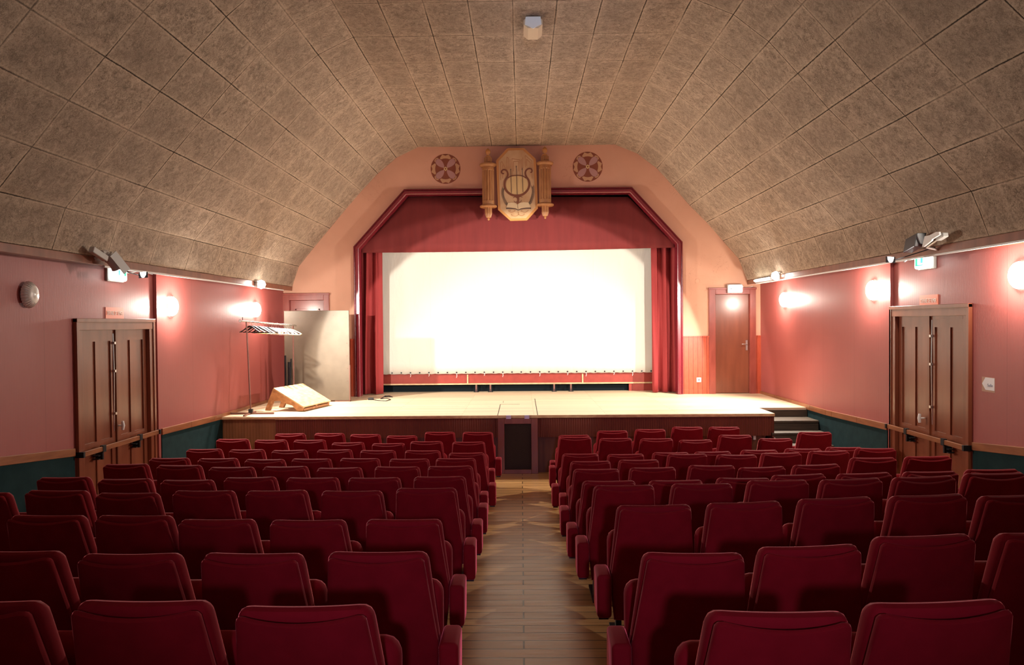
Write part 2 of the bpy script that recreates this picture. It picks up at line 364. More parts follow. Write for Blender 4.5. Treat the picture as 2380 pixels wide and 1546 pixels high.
def tag(o, label=None, cat=None, group=None, kind=None):
    if label: o['label'] = label
    if cat: o['category'] = cat
    if group: o['group'] = group
    if kind: o['kind'] = kind
    return o
def thing(name, label, cat, loc, group=None):
    o = bpy.data.objects.new(name, None); COL.objects.link(o); o.location = loc; o.empty_display_size = 0.1
    return tag(o, label, cat, group)
def struct(o): o['kind'] = 'structure'; return o

# ------------------------------------------------------------------ the hall
WX = 5.07; YE = 14.4; YB = -4.0; SZ = 0.97; YS = 11.30
def floor_z(y): return 0.1115*(8.6-y) if y < 8.6 else 0.0
fl = MB(); ys = [YB, 8.6, 12.0]
for a, b in zip(ys[:-1], ys[1:]):
    fl.add([(-WX,a,floor_z(a)),(WX,a,floor_z(a)),(WX,b,floor_z(b)),(-WX,b,floor_z(b)),(-WX,a,-.3),(WX,a,-.3),(WX,b,-.3),(-WX,b,-.3)],
           [(0,1,2,3),(4,7,6,5),(0,4,5,1),(2,6,7,3),(0,3,7,4),(1,5,6,2)])
struct(fl.build('floor', 'hall_boards'))

# vault profile measured on the stage-end wall
LP = [(679,666.5),(694.6,619.3),(729.7,575.6),(766.6,530.9),(802.7,487.6),(840.3,444),(878,403.6),(921.4,366.7),(971.8,342)]
RP = [(1429,336),(1481,356.9),(1526.6,391.3),(1563.5,431.9),(1602.8,477.3),(1642,516.7),(1680.3,559.7),(1717,601.5),(1736.8,651.9)]
prof = [atY(x, y, YE) for x, y in LP + RP]
us = [-8+i*1.0 for i in range(8)] + [0.0, 8.0] + [9.0+i for i in range(8)]
me = bpy.data.meshes.new('ceiling'); vs = []; fs = []
ny = 20; n = len(prof)
for j in range(ny+1):
    y = YE + 0.05 - j*(YE+0.05-YB)/ny
    for p in prof: vs.append((p.x, y, p.z))
for j in range(ny):
    for i in range(n-1): fs.append((j*n+i, j*n+i+1, (j+1)*n+i+1, (j+1)*n+i))
me.from_pydata(vs, [], fs); uvl = me.uv_layers.new(name='UVMap')
for p in me.polygons:
    for li in p.loop_indices:
        vi = me.loops[li].vertex_index; i = vi % n
        uvl.data[li].uv = (us[i], (YE - vs[vi][1])/0.925)
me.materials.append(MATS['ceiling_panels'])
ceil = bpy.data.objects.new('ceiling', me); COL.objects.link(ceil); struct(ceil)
sol = ceil.modifiers.new('thickness', 'SOLIDIFY'); sol.thickness = 0.06; sol.offset = -1
zl, zr = prof[0].z, prof[-1].z; xl, xr = prof[0].x, prof[-1].x

# openings of the stage-end wall
PO = [atY(827,930,YE), atY(823,574,YE), atY(940,441,YE), atY(1468,436,YE), atY(1585,563,YE), atY(1587,915,YE)]
PO[0].z = SZ-0.04; PO[5].z = SZ-0.04
PO[1].x = PO[0].x = (PO[0].x+PO[1].x)/2; PO[4].x = PO[5].x = (PO[4].x+PO[5].x)/2
dL = (atY(672,700,YE).x, atY(754,700,YE).x, atY(712,697,YE).z)
dR = (atY(1661,690,YE).x, atY(1743,690,YE).x, atY(1700,683,YE).z)
loop = [(-WX, SZ-.04), (-WX, zl-.03), (xl, zl-.03)] + [(p.x, p.z+0.03) for p in prof] + [(xr, zr-.03), (WX, zr-.03), (WX, SZ-.04),
        (dR[1], SZ-.04), (dR[1], dR[2]), (dR[0], dR[2]), (dR[0], SZ-.04)]
loop += [(p.x, p.z) for p in reversed(PO)]
loop += [(dL[1], SZ-.04), (dL[1], dL[2]), (dL[0], dL[2]), (dL[0], SZ-.04)]
m = MB(); m.prism(loop, lambda a, b, t: (a, t, b), YE, YE+0.14); struct(m.build('wall_front', 'peach_plaster'))
# outer shells behind stage wall
m = MB().box(-5.3, 5.3, 15.45, 15.55, -0.3, 6.6); struct(m.build('wall_back', 'void_black'))
m = MB().box(-5.3, 5.3, YB-.1, YB, 0, 6.6); struct(m.build('wall_rear', 'wallpaper'))

# side walls with door openings (polygon in y,z)
def side_wall(name, sx, y0, y1, ztop):
    yd = 9.36
    a = [(YB, -0.2), (YB, ztop), (yd, ztop), (yd, -0.2), (y1, -0.2), (y1, DT[sx]), (y0, DT[sx]), (y0, -0.2)]
    m = MB(); m.prism(a, lambda p, q, t: (sx*t, p, q), WX, WX+0.14)
    x0, x1 = sorted((sx*(WX-0.045), sx*(WX+0.14)))
    m.box(x0, x1, yd, YE+0.02, 0.0, ztop)
    o = struct(m.build(name, 'wallpaper')); return o
yl0, yl1 = atX(176, 800, -WX).y, atX(350, 800, -WX).y
yr0, yr1 = atX(2254, 800, WX).y, atX(2078, 800, WX).y
DT = {-1: atX(260, 752, -WX).z, 1: atX(2165, 720, WX).z}
side_wall('wall_left', -1, yl0, yl1, zl-.06)
side_wall('wall_right', 1, yr0, yr1, zr-.06)

# cornice boards: fascia and soffit
for nm, sx, xv, zv in (('trim_1', -1, xl, zl), ('trim_2', 1, xr, zr)):
    m = MB(); xa, xb = sorted((xv, xv - sx*0.0 + sx*0.035)); m.box(xa, xb, YB, YE-0.002, zv-0.088, zv+0.0)
    xa, xb = sorted((xv+sx*0.03, sx*(WX+0.02))); m.box(xa, xb, YB, YE-0.002, zv-0.075, zv-0.045)
    struct(m.build(nm, 'varnished_brown', bevel=0.004))
# pale cable trunking under the cornice
def trunk(sx, xv, zv, y0, y1, label):
    m = MB(); xa, xb = sorted((xv+sx*0.005, xv+sx*0.03)); m.box(xa, xb, y0, y1, zv-0.108, zv-0.089)
    tag(m.build('cable_trunking', 'white_plastic'), label, 'cable trunking')
trunk(-1, xl, zl, 7.9, 13.9, 'thin pale cable trunking under the left cornice board')
trunk(1, xr, zr, YB+.1, 13.9, 'thin pale cable trunking under the right cornice board')

# dado rail, teal wainscot, and stage-level skirting
def railz(y): return 1.08 + 0.1115*(7.7-y) if y < 7.7 else (1.08 - (y-7.7)*0.028 if y < 11.3 else 0.98)
def side_strip(sx, y0, y1, x_in, n=6):
    m = MB(); pts = [y0+(y1-y0)*i/n for i in range(n+1)]
    if y0 < 7.7 < y1: pts.append(7.7)
    if y0 < 11.3 < y1: pts.append(11.3)
    pts.sort()
    for a, b in zip(pts[:-1], pts[1:]):
        xa, xb = x_in, x_in - sx*0.025
        za, zb = railz(a), railz(b); h0, h1 = -0.045, 0.045
        vs = [(xa,a,za+h0),(xb,a,za+h0),(xb,a,za+h1),(xa,a,za+h1),(xa,b,zb+h0),(xb,b,zb+h0),(xb,b,zb+h1),(xa,b,zb+h1)]
        m.add(vs, [(0,1,2,3),(4,7,6,5),(0,4,5,1),(1,5,6,2),(2,6,7,3),(3,7,4,0)])
    return m
def felt(sx, y0, y1, x_in):
    m = MB(); pts = [y0, y1] if not (y0 < 7.7 < y1) else [y0, 7.7, y1]
    for a, b in zip(pts[:-1], pts[1:]):
        xa, xb = x_in, x_in - sx*0.012; za, zb = railz(a)-.045, railz(b)-.045; fa, fb = floor_z(a)-.02, floor_z(b)-.02
        vs = [(xa,a,fa),(xb,a,fa),(xb,a,za),(xa,a,za),(xa,b,fb),(xb,b,fb),(xb,b,zb),(xa,b,zb)]
        m.add(vs, [(0,1,2,3),(4,7,6,5),(0,4,5,1),(1,5,6,2),(2,6,7,3),(3,7,4,0)])
    return m
k = 3
for sx, ya, yb in ((-1, yl0, yl1), (1, yr0, yr1)):
    for (p, q, x) in ((YB, ya-0.07, WX), (9.42, YE-0.01, WX-0.045)):
        struct(side_strip(sx, p, q, sx*x).build('trim_%d' % k, 'rail_wood', bevel=0.006)); k += 1
        struct(felt(sx, p, min(q, 12.2), sx*x).build('trim_%d' % k, 'teal_felt')); k += 1
# corner skirting between wall and frame (vertical edge of the proud wall) is part of the wall meshes

# tongue-and-groove dado on the stage-end wall
zd = atY(1617, 783, YE).z
for (x0, x1) in ((-WX+.045, atY(657,800,YE).x), (atY(767,800,YE).x, PO[0].x), (PO[4].x, atY(1647,800,YE).x), (atY(1756,800,YE).x, WX-.045)):
    m = MB().box(x0, x1, YE-0.02, YE, SZ, zd); m.box(x0, x1, YE-0.035, YE, zd-0.01, zd+0.02); m.box(x0, x1, YE-0.03, YE, SZ, SZ+0.09)
    struct(m.build('trim_%d' % k, 'red_boards')); k += 1

# ------------------------------------------------------------------ stage
st = thing('stage', 'raised timber stage with pale boards and dark reeded front', 'stage', (0, YS, 0))
xn = 4.17; yn = atZ(1895, 947, SZ).y
m = MB(); m.prism([(-WX+.045, YS), (xn, YS), (xn, yn), (WX-.045, yn), (WX-.045, 15.4), (-WX+.045, 15.4)], lambda a, b, t: (a, b, t), SZ-0.04, SZ)
m.build('stage_floor', 'stage_boards', st)
g0 = atY(1157, 1000, YS).x; g1 = atY(1250, 1000, YS).x; xs = atY(640, 1000, YS).x
m = MB().box(-WX+.045, xs-.004, YS+0.05, YS+0.08, 0, SZ-0.04); m.build('side_panel', 'left_plywood', st)
m = MB().box(xs, g0, YS+0.02, YS+0.05, 0.60, SZ-0.04); m.box(g1, xn, YS+0.02, YS+0.05, 0.60, SZ-0.04)
m.build('reeded_fascia', 'reeded_front', st)
m = MB().box(xs, g0, YS+0.09, YS+0.11, 0, 0.60); m.box(g1, xn-.1, YS+0.09, YS+0.11, 0, 0.60); m.box(xn-.03, xn, YS+0.05, yn, 0.6, SZ-.04); m.box(xn-.12, xn-.1, YS+.09, yn, 0, .6)
m.build('lower_panel', 'dark_panel', st)
m = MB().box(-WX+.045, xs-.004, YS-0.01, YS, SZ-0.035, SZ); m.box(xs, xn, YS-0.012, YS, SZ-0.045, SZ-.002); m.build('edge_nosing', 'raw_wood', st)
gm = MB().box(g0, g0+.11, YS-0.03, YS+0.05, 0, SZ-.05); gm.box(g1-.11, g1, YS-0.03, YS+0.05, 0, SZ-.05)
gm.box(g0+.11, g1-.11, YS-0.03, YS+0.05, 0.83, SZ-.05); gm.box(g0+.11, g1-.11, YS-0.03, YS+0.05, 0, 0.07)
hatch = gm.build('grille_frame', 'varnished_brown', st, bevel=0.004)
m = MB().box(g0+.10, g1-.10, YS-0.0, YS+0.02, 0.06, 0.84); m.build('grille_mesh', 'grille_metal', hatch)
m = MB()
for hx in (g0+.14, g1-.22): m.box(hx, hx+.08, YS-.035, YS+.03, SZ-.055, SZ+.003)
m.build('hinge', 'steel', hatch)
tx0, ty0 = atZ(1163, 940, SZ).x, atZ(1163, 940, SZ).y
m = MB()
for (x0, x1, y0, y1) in ((g0-.005, g0+.005, YS, ty0), (g1-.005, g1+.005, YS, ty0+.9), (g0, g1-.3, ty0-.006, ty0+.006), (g0+.04, g0+.046, ty0+.25, ty0+.55)):
    m.box(x0, x1, y0, y1, SZ, SZ+0.0015)
m.build('trapdoor_joint', 'void_black', st)
m = MB().box(atY(1756,1012,YS).x-.02, atY(1756,1012,YS).x+.02, YS+.04, YS+.08, 0.53, 0.60); m.build('cable_clip', 'grey_plastic', st)

# steps at the right of the stage
sp = thing('stage_steps', 'dark worn wooden steps climbing to the stage by the right wall', 'steps', (4.6, 11.0, 0))
hts = [0.81, 0.65, 0.49, 0.33, 0.17]; ysx = [11.58, 11.30, 11.02, 10.74, 10.46]
prev = yn
for h, y in zip(hts, ysx):
    xo = xn + 0.01 - (0.06 if y < 11.4 else 0)
    xw = WX-.06
    MB().box(xo, xw, y-.02, prev, h-.035, h).build('tread', 'dark_steps', sp, bevel=0.005)
    MB().box(xo+.02, xw, y+.0, y+.02, h-.20 if h > .2 else 0, h-.035).build('riser', 'dark_steps', sp)
    prev = y
MB().box(xn+.01, WX-.06, yn-.02, yn-.001, .80, .93).build('riser', 'dark_steps', sp)
m = MB(); m.prism([(yn-.02, 0), (yn-.02, .77), (11.58, .77), (11.3, .61), (11.02, .45), (10.74, .29), (10.46, .13), (10.46, 0)], lambda a, b, t: (t, a, b), xn-.045, xn-.015)
m.build('stringer', 'dark_panel', sp)

# ------------------------------------------------------------------ proscenium frame
pf = thing('proscenium_frame', 'crimson painted moulding framing the stage opening', 'frame', (0, YE, SZ))
P2 = [Vector((p.x, p.z)) for p in PO]; P2[0].y = P2[5].y = SZ
def offs(P, d):
    out = []
    for i, p in enumerate(P):
        ns = []
        if i > 0: e = (P[i]-P[i-1]).normalized(); ns.append(Vector((e.y, -e.x)))
        if i < len(P)-1: e = (P[i+1]-P[i]).normalized(); ns.append(Vector((e.y, -e.x)))
        nrm = sum(ns, Vector((0, 0)))/len(ns); nrm = nrm/nrm.length_squared
        out.append(p + nrm*d)
    return out
def sweep(prof_, name, mt):
    m = MB(); rows = []
    for (d, y) in prof_:
        rows.append([(q.x, y, q.y) for q in offs(P2, d)])
    n_ = len(P2); k_ = len(prof_); vs = [v for r in rows for v in r]; fs = []
    for a in range(k_):
        b = (a+1) % k_
        for i in range(n_-1): fs.append((a*n_+i, a*n_+i+1, b*n_+i+1, b*n_+i))
    fs.append(tuple(a*n_ for a in range(k_))); fs.append(tuple(a*n_+n_-1 for a in reversed(range(k_))))
    m.add(vs, fs); return m.build(name, mt, pf)
sweep([(0, YE), (0, YE-.06), (.02, YE-.075), (.045, YE-.06), (.045, YE)], 'outer_moulding', 'crimson_paint')
sweep([(.045, YE), (.045, YE-.085), (.06, YE-.10), (.105, YE-.10), (.12, YE-.085), (.12, YE+.14), (.0, YE+.14), (0, YE+.002)], 'inner_moulding', 'crimson_paint')
IN = offs(P2, .12)

# valance
zv_ = atY(1200, 583, 14.56).z
va = thing('valance', 'wide crimson cloth valance across the top of the stage opening', 'valance', (0, 14.56, zv_))
ins = offs(P2, .10)
tops = [(ins[1].x, ins[1].y), (ins[2].x, ins[2].y-.02), (ins[3].x, ins[3].y-.07), (ins[4].x, ins[4].y)]
nx = 120; m = MB(); vs = []; fs = []
def top_at(x):
    for (a, b), (c, d) in zip(tops[:-1], tops[1:]):
        if a <= x <= c: return b + (d-b)*(x-a)/(c-a)
    return tops[0][1] if x < tops[0][0] else tops[-1][1]
nz = 6
for i in range(nx+1):
    x = tops[0][0] + (tops[-1][0]-tops[0][0])*i/nx; u = i/nx
    zb = zv_ + 0.012 - 0.02*sin(PI*u) + 0.045*(u-.5) ; zt = max(top_at(x), zb+.02)
    for j in range(nz+1):
        v = j/nz; vs.append((x, 14.56 + 0.006*sin(x*23)*(1-v) + 0.004*sin(x*61+1), zb + (zt-zb)*v))
for i in range(nx):
    for j in range(nz): a = i*(nz+1)+j; fs.append((a, a+nz+1, a+nz+2, a+1))
m.add(vs, fs); vo = m.build('cloth', 'crimson_cloth', va, smooth=True)
sd = vo.modifiers.new('thickness', 'SOLIDIFY'); sd.thickness = 0.008; sd.offset = 1

# side curtains
def curtain(name, label, xt0, xt1, xb0, xb1, ztop, zbot, nf, ph, yc):
    r = thing(name, label, 'curtain', ((xt0+xt1)/2, yc, zbot), 'stage side curtains')
    m = MB(); nx_, nz_ = 90, 16; vs = []; fs = []
    for i in range(nx_+1):
        u = i/nx_
        for j in range(nz_+1):
            v = j/nz_; x = (xb0+(xb1-xb0)*u)*(1-v) + (xt0+(xt1-xt0)*u)*v
            am = 0.05 + 0.02*sin(5*v+ph)
            y = yc + am*sin(2*PI*nf*(u+0.03*sin(3*v+ph)) + ph) + 0.012*sin(2*PI*nf*2.3*u+ph+v*2)
            vs.append((x + 0.010*sin(2*PI*nf*u*2+ph), y, zbot + (ztop-zbot)*v))
    for i in range(nx_):
        for j in range(nz_): a = i*(nz_+1)+j; fs.append((a, a+nz_+1, a+nz_+2, a+1))
    m.add(vs, fs); o = m.build('drape', 'curtain_cloth', r, smooth=True)
    sd = o.modifiers.new('thickness', 'SOLIDIFY'); sd.thickness = 0.006
    return r
X = lambda px, py, Y: atY(px, py, Y).x
yc = 14.70
curtain('side_curtain', 'crimson floor-length curtain at the left edge of the stage opening', X(838,600,yc), X(887,600,yc), X(832,900,yc), X(889,900,yc), zv_+.12, SZ+.015, 2.1, 0.6, yc)
curtain('side_curtain', 'crimson floor-length curtain at the right edge of the stage opening', X(1513,600,yc), X(1578,600,yc), X(1516,900,yc), X(1583,900,yc), zv_+.12, SZ+.015, 2.9, 2.2, yc)

# cinema screen
YSC = 15.09
scz0, scz1 = atY(1200, 868, YSC).z, atY(1200, 560, YSC).z
sx0, sx1 = X(852,700,YSC), X(1556,700,YSC)
sc = thing('cinema_screen', 'large off-white cinema screen laced along its lower edge', 'screen', (0, YSC, scz0))
m = MB(); vs = []; fs = []; nx_, nz_ = 80, 12
for i in range(nx_+1):
    u = i/nx_; x = sx0+(sx1-sx0)*u; e = min(u, 1-u)
    for j in range(nz_+1):
        v = j/nz_; y = YSC + 0.012*sin(x*9+3*v)*math.exp(-e*25)*1.6 + 0.004*sin(x*2.3)*(1-v)
        zz = scz0 - 0.012*cos(2*PI*(x/0.2))*(1 if j == 0 else 0)*0.5 + (u-.5)*(-0.0)
        vs.append((x, y, zz + (scz1-scz0)*v))
for i in range(nx_):
    for j in range(nz_): a = i*(nz_+1)+j; fs.append((a, a+nz_+1, a+nz_+2, a+1))
m.add(vs, fs); so = m.build('screen_cloth', 'screen_cloth', sc, smooth=True)
sd = so.modifiers.new('thickness', 'SOLIDIFY'); sd.thickness = 0.004; sd.offset = 1
ey = None
xe0, xe1 = X(890,860,YSC), X(1513,860,YSC)
for i in range(30):
    x = xe0 + (xe1-xe0)*i/29
    if ey is None:
        m = MB(); m.lathe([(0.004,-0.012,0),(0.016,-0.012,0),(0.017,-0.004,0),(0.017,0,0)], (x, YSC-.004, scz0+.03), 10, axis='y')
        ey = m.build('eyelet', 'black_metal', sc, origin=None)
        # keep geometry local to a movable origin
        for v in ey.data.vertices: v.co -= Vector((x, 0, scz0+.03-scz0)) 
        ey.location = (x, 0, .03)
    else:
        c = ey.copy(); COL.objects.link(c); c.parent = sc; c.location = (x, 0, .03)
cd = None
for i in (3, 5, 8, 11, 13, 17, 20, 22, 25, 27):
    x = xe0 + (xe1-xe0)*i/29; ln = random.uniform(.04, .11)
    m = MB(); m.tube([(x, YSC-.01, scz0+.02), (x+.008, YSC-.015, scz0-ln*.5), (x-.004, YSC-.012, scz0-ln)], .0045, 5); m.build('lacing_cord', 'white_plastic', sc)

# frame below screen
YF = 15.14
zb0, zb1, zb2 = SZ, atY(1200, 892, YF).z, scz0+.05
sf = thing('screen_skirting', 'red boarded band with pale batten beneath the cinema screen', 'screen base', (0, YF, SZ))
m = MB().box(sx0, sx1, YF, YF+.03, zb1, zb2); m.build('red_panel', 'red_band', sf)
m = MB().box(sx0, sx1, YF-.02, YF, zb1-.012, zb1+.018); m.build('batten', 'raw_wood', sf)
for px in (1087, 1354):
    xx = X(px, 880, YF); MB().box(xx-.015, xx+.015, YF-.02, YF, zb1+.018, scz0-.02).build('divider', 'raw_wood', sf)
m = MB().box(sx0, X(1462,905,YF), YF+.10, YF+.12, SZ, zb1); m.build('dark_backing', 'void_black', sf)
m = MB().box(X(1468,905,YF), sx1, YF+.02, YF+.04, SZ, zb1-.012); m.box(X(1462,905,YF), X(1468,905,YF), YF, YF+.04, SZ, zb1-.012); m.build('corner_board', 'red_band', sf)
for i, (px, lb) in enumerate(((1107, 'leftmost of the four small metal screen stands'), (1140, 'second small metal screen stand from the left'), (1288, 'third small metal screen stand from the left'), (1327, 'rightmost of the four small metal screen stands'))):
    xx = X(px, 905, YF-.03)
    r = thing('screen_stand', lb, 'stand', (xx, YF-.03, SZ), 'metal screen stands')
    m = MB().box(xx-.018, xx+.018, YF-.045, YF-.02, SZ+.008, zb1-.012); m.build('upright', 'rusty_steel', r)
    m = MB().box(xx-.055, xx+.055, YF-.075, YF+.01, SZ, SZ+.008); m.lathe([(.018,0,0),(.018,.05,0),(.012,.06,0)], (xx, YF-.03, SZ+.008), 10); m.build('foot', 'black_metal', r)

# ------------------------------------------------------------------ doors
def double_door(name, sx, y0, y1, ztop, handle_y, label):
    root = bpy.data.objects.new(name, None); COL.objects.link(root); root.location = (sx*WX, (y0+y1)/2, floor_z(y0)); struct(root)
    def bx(m, a, b, y_a, y_b, z_a, z_b):   # a,b: depth into room measured from the wall face (+ = into the room)
        xa, xb = sorted((sx*(WX-a), sx*(WX-b))); return m.box(xa, xb, y_a, y_b, z_a, z_b)
    zf = 0.0
    m = MB(); w_ = 0.075
    bx(m, 0.03, -.10, y0-.02, y0+w_, zf, ztop); bx(m, 0.03, -.10, y1-w_, y1+.02, zf, ztop); bx(m, 0.036, -.106, y0-.024, y1+.024, ztop-w_-.004, ztop+.03)
    bx(m, 0.045, 0.0, y0-.045, y0-.0, zf, ztop+.055); bx(m, 0.045, 0.0, y1, y1+.045, zf, ztop+.055); bx(m, 0.05, 0.0, y0-.045, y1+.045, ztop+.015, ztop+.06)
    m.build('door_casing', 'door_brown', root, bevel=0.004)
    ya, yb = y0+w_, y1-w_; zt = ztop-w_; mid = (ya+yb)/2
    for (a, b) in ((ya, mid-.012), (mid+.012, yb)):
        m = MB(); fz = floor_z(a)+.01; L = b-a; s_ = .085; cm = (a+b)/2
        bx(m, -.02, -.06, a, a+s_, fz, zt); bx(m, -.02, -.06, b-s_, b, fz, zt); bx(m, -.02, -.06, cm-.04, cm+.04, fz, zt)
        for (z_a, z_b) in ((zt-.14, zt), (1.00, 1.13), (fz, fz+.16)):
            bx(m, -.02, -.06, a+s_, cm-.04, z_a, z_b); bx(m, -.02, -.06, cm+.04, b-s_, z_a, z_b)
        leaf = m.build('door_leaf', 'door_brown', root)
        m = MB(); bx(m, -.036, -.055, a+.02, b-.02, fz+.02, zt-.02); m.build('door_panel', 'door_brown', leaf)
    m = MB(); bx(m, .0, -.03, mid-.018, mid+.018, .02, zt); m.build('centre_strip', 'varnished_brown', root)
    # panic bar
    zb = 1.05; m = MB(); bx(m, .085, .055, y0-.03, y1+.05, zb-.028, zb+.028)
    pb = m.build('push_bar', 'rail_wood', root, bevel=.004)
    m = MB()
    for q in (y0+.36, y1-.42):
        bx(m, .09, .05, q-.03, q+.03, zb-.04, zb+.04); bx(m, .07, -.02, q-.012, q+.012, zb-.13, zb-.04); bx(m, .05, -.02, q-.06, q+.012, zb-.125, zb-.112); bx(m, .05, -.02, q-.06, q+.012, zb-.085, zb-.072)
    bx(m, .10, .0, y0-.05, y0-.02, zb-.032, zb+.032); bx(m, .10, .0, y1+.02, y1+.05, zb-.03, zb+.03)
    m.build('bar_bracket', 'black_metal', pb)
    m = MB(); X0 = sx*(WX+.02)
    m.tube([(X0, handle_y, 1.26), (X0-sx*.07, handle_y, 1.26)], .011, 8); m.tube([(X0-sx*.07, handle_y, 1.315), (X0-sx*.078, handle_y, 1.26), (X0-sx*.07, handle_y, 1.205)], [.016,.020,.016], 10)
    tag(m.build('door_handle', 'white_plastic', root, smooth=True), 'white oval handle')
    m = MB(); m.tube([(X0-sx*.0, mid-.05, 1.2), (X0-sx*.01, mid-.045, 1.9), (X0-sx*.0, mid-.04, zt-.05)], .006, 6)
    for zz in (1.42, 1.95, 2.3): bx(m, .01, -.02, mid-.06, mid-.03, zz-.015, zz+.015)
    m.build('bolt_rod', 'steel', root)
    return root
double_door('door_1', -1, yl0, yl1, DT[-1], atX(276, 1000, -WX).y, '')
double_door('door_2', 1, yr0, yr1, DT[1], atX(2147, 970, WX).y, '')
dd = bpy.data.objects['door_2']
m = MB()
zc = DT[1]-.085
m.box(WX-.015, WX+.02, yr0+.10, yr0+.62, zc-.03, zc+.012); closer = m.build('door_closer_rail', 'door_brown', dd)
# plain end-wall doors
def end_door(name, d, px0, px1, ptop, panelled):
    root = bpy.data.objects.new(name, None); COL.objects.link(root); root.location = ((d[0]+d[1])/2, YE, SZ); struct(root)
    x0, x1 = X(px0, 800, YE), X(px1, 800, YE); zt = atY((px0+px1)/2, ptop, YE).z
    m = MB().box(x0, d[0]+.01, YE-.035, YE+.10, SZ, zt); m.box(d[1]-.01, x1, YE-.035, YE+.10, SZ, zt); m.box(d[0]+.01, d[1]-.01, YE-.035, YE+.10, d[2]-.01, zt)
    m.box(x0-.012, x1+.012, YE-.05, YE, zt-.03, zt+.012)
    m.build('door_casing', 'chipped_frame', root, bevel=.005)
    lf = MB().box(d[0]+.012, d[1]-.012, YE+.05, YE+.09, SZ+.01, d[2]-.012)
    if panelled:
        xa, xb = d[0]+.012, d[1]-.012
        for (a, b, c_, e) in ((xa+.10, xb-.10, d[2]-.22, d[2]-.19), (xa+.10, xb-.10, d[2]-.55, d[2]-.52), (xa+.10, xa+.13, d[2]-.55, d[2]-.19), (xb-.13, xb-.10, d[2]-.55, d[2]-.19)):
            lf.box(a, b, YE+.035, YE+.05, c_, e)
    leaf = lf.build('door_leaf', 'door_brown' if not panelled else 'chipped_frame', root, bevel=.003)
    return root, leaf
end_door('door_3', dL, 657, 767, 683, True)
r4, leaf4 = end_door('door_4', dR, 1647, 1756, 670, False)
hx = X(1735, 798, YE+.05); hz = atY(1735, 800, YE).z
m = MB().box(hx-.018, hx+.018, YE+.035, YE+.05, hz-.13, hz+.08); m.tube([(hx, YE+.05, hz), (hx, YE-.01, hz), (hx-.02, YE-.02, hz), (hx-.12, YE-.02, hz)], .009, 8)
tag(m.build('door_handle', 'steel', leaf4, smooth=True), 'steel lever handle')

# ------------------------------------------------------------------ wall lamps
def sconce(sx, px, py, lit, label):
    wx = WX-.045 if atX(px, py, sx*WX).y > 9.36 else WX
    c = atX(px, py, sx*(wx-.06)); base = Vector((sx*wx, c.y, c.z))
    r = thing('wall_sconce', label, 'wall lamp', base, 'oval cut-glass wall lamps')
    m = MB(); m.lathe([(0.085,0,0),(0.085,.018,0),(0.06,.022,0)] if sx < 0 else [(0.06,-.022,0),(0.085,-.018,0),(0.085,0,0)], base, 24, axis='x'); m.build('back_plate', 'steel', r)
    m = MB(); vs = []; fs = []; nu, nv = 56, 12
    for j in range(nv+1):
        t = j/nv*PI/2
        for i in range(nu):
            a = 2*PI*i/nu; rr = cos(t*0.96)*(1+0.035*cos(28*a)); rid = 1+0.03*sin(9*t)
            vs.append((base.x - sx*(.020+.085*sin(t)*rid), base.y + .105*rr*cos(a), base.z + .135*rr*sin(a)))
    for j in range(nv):
        for i in range(nu): fs.append((j*nu+i, j*nu+(i+1) % nu, (j+1)*nu+(i+1) % nu, (j+1)*nu+i))
    fs.append(tuple(nv*nu+i for i in range(nu))); fs.append(tuple(reversed(range(nu))))
    m.add(vs, fs); m.build('glass_shade', 'lamp_glass' if lit else 'cut_glass', r, smooth=True)
    if lit:
        l = light('sconce_light', 'POINT', (base.x - sx*.145, base.y, base.z), 62, (1.0, .90, .78), .035)
sconce(-1, 74, 685, False, 'unlit oval cut-glass wall lamp on the rear left wall')
sconce(-1, 405, 712, True, 'glowing wall lamp just beyond the left double door')
sconce(-1, 600, 720, True, 'glowing wall lamp on the left wall behind the coat rack')
sconce(1, 1818, 697, True, 'glowing wall lamp nearest the stage on the right wall')
sconce(1, 2022, 675, True, 'glowing wall lamp just stageward of the right double door')
sconce(1, 2360, 640, True, 'glowing wall lamp above the arrow notice on the right wall')

# flood lamps on the cornice
def flood(sx, px, py, xv, label):
    c = atX(px, py, xv - sx*.10)
    r = thing('flood_lamp', label, 'flood lamp', (xv - sx*.02, c.y, c.z))
    m = MB(); m.lathe([(.02,-.055,0),(.06,-.05,0),(.075,0,0),(.065,.02,0)], (c.x + sx*.05, c.y, c.z), 18, axis='x'); m.build('housing', 'grey_plastic', r)
    m = MB(); m.lathe([(.01,-.08,0),(.06,-.055,0),(.08,0,0),(.06,.055,0),(.01,.08,0)], (c.x, c.y, c.z-.01), 16, axis='z'); tag(m.build('bulb', 'bulb_glow', r, smooth=True), 'glowing bulb')
    m = MB(); m.tube([(xv-sx*.0, c.y-.07, c.z+.05), (c.x+sx*.05, c.y-.07, c.z+.05), (c.x+sx*.05, c.y, c.z)], .012, 6); m.build('bracket', 'steel', r)
    return c
flood(-1, 607, 660, xl, 'dazzling stage flood lamp on the left cornice by the stage')
flood(1, 1803, 640, xr, 'dazzling stage flood lamp on the right cornice by the stage')

# fluorescent tube fitting at the right cornice end
a = atX(1757, 653, xr-.03); b = atX(1792, 645, xr-.03)
r = thing('tube_light', 'short lit fluorescent fitting on the right cornice beside the stage wall', 'tube light', ((a+b)/2))
y0_, y1_ = sorted((a.y, b.y))
MB().box(xr-.05, xr-.0, y1_-1.25 if False else y0_, y1_, a.z-.03, a.z+.03).build('fitting', 'white_plastic', r)
m = MB(); m.tube([(xr-.07, y0_+.03, a.z), (xr-.07, y1_-.03, a.z)], .016, 8); m.build('tube', 'tube_glow', r)

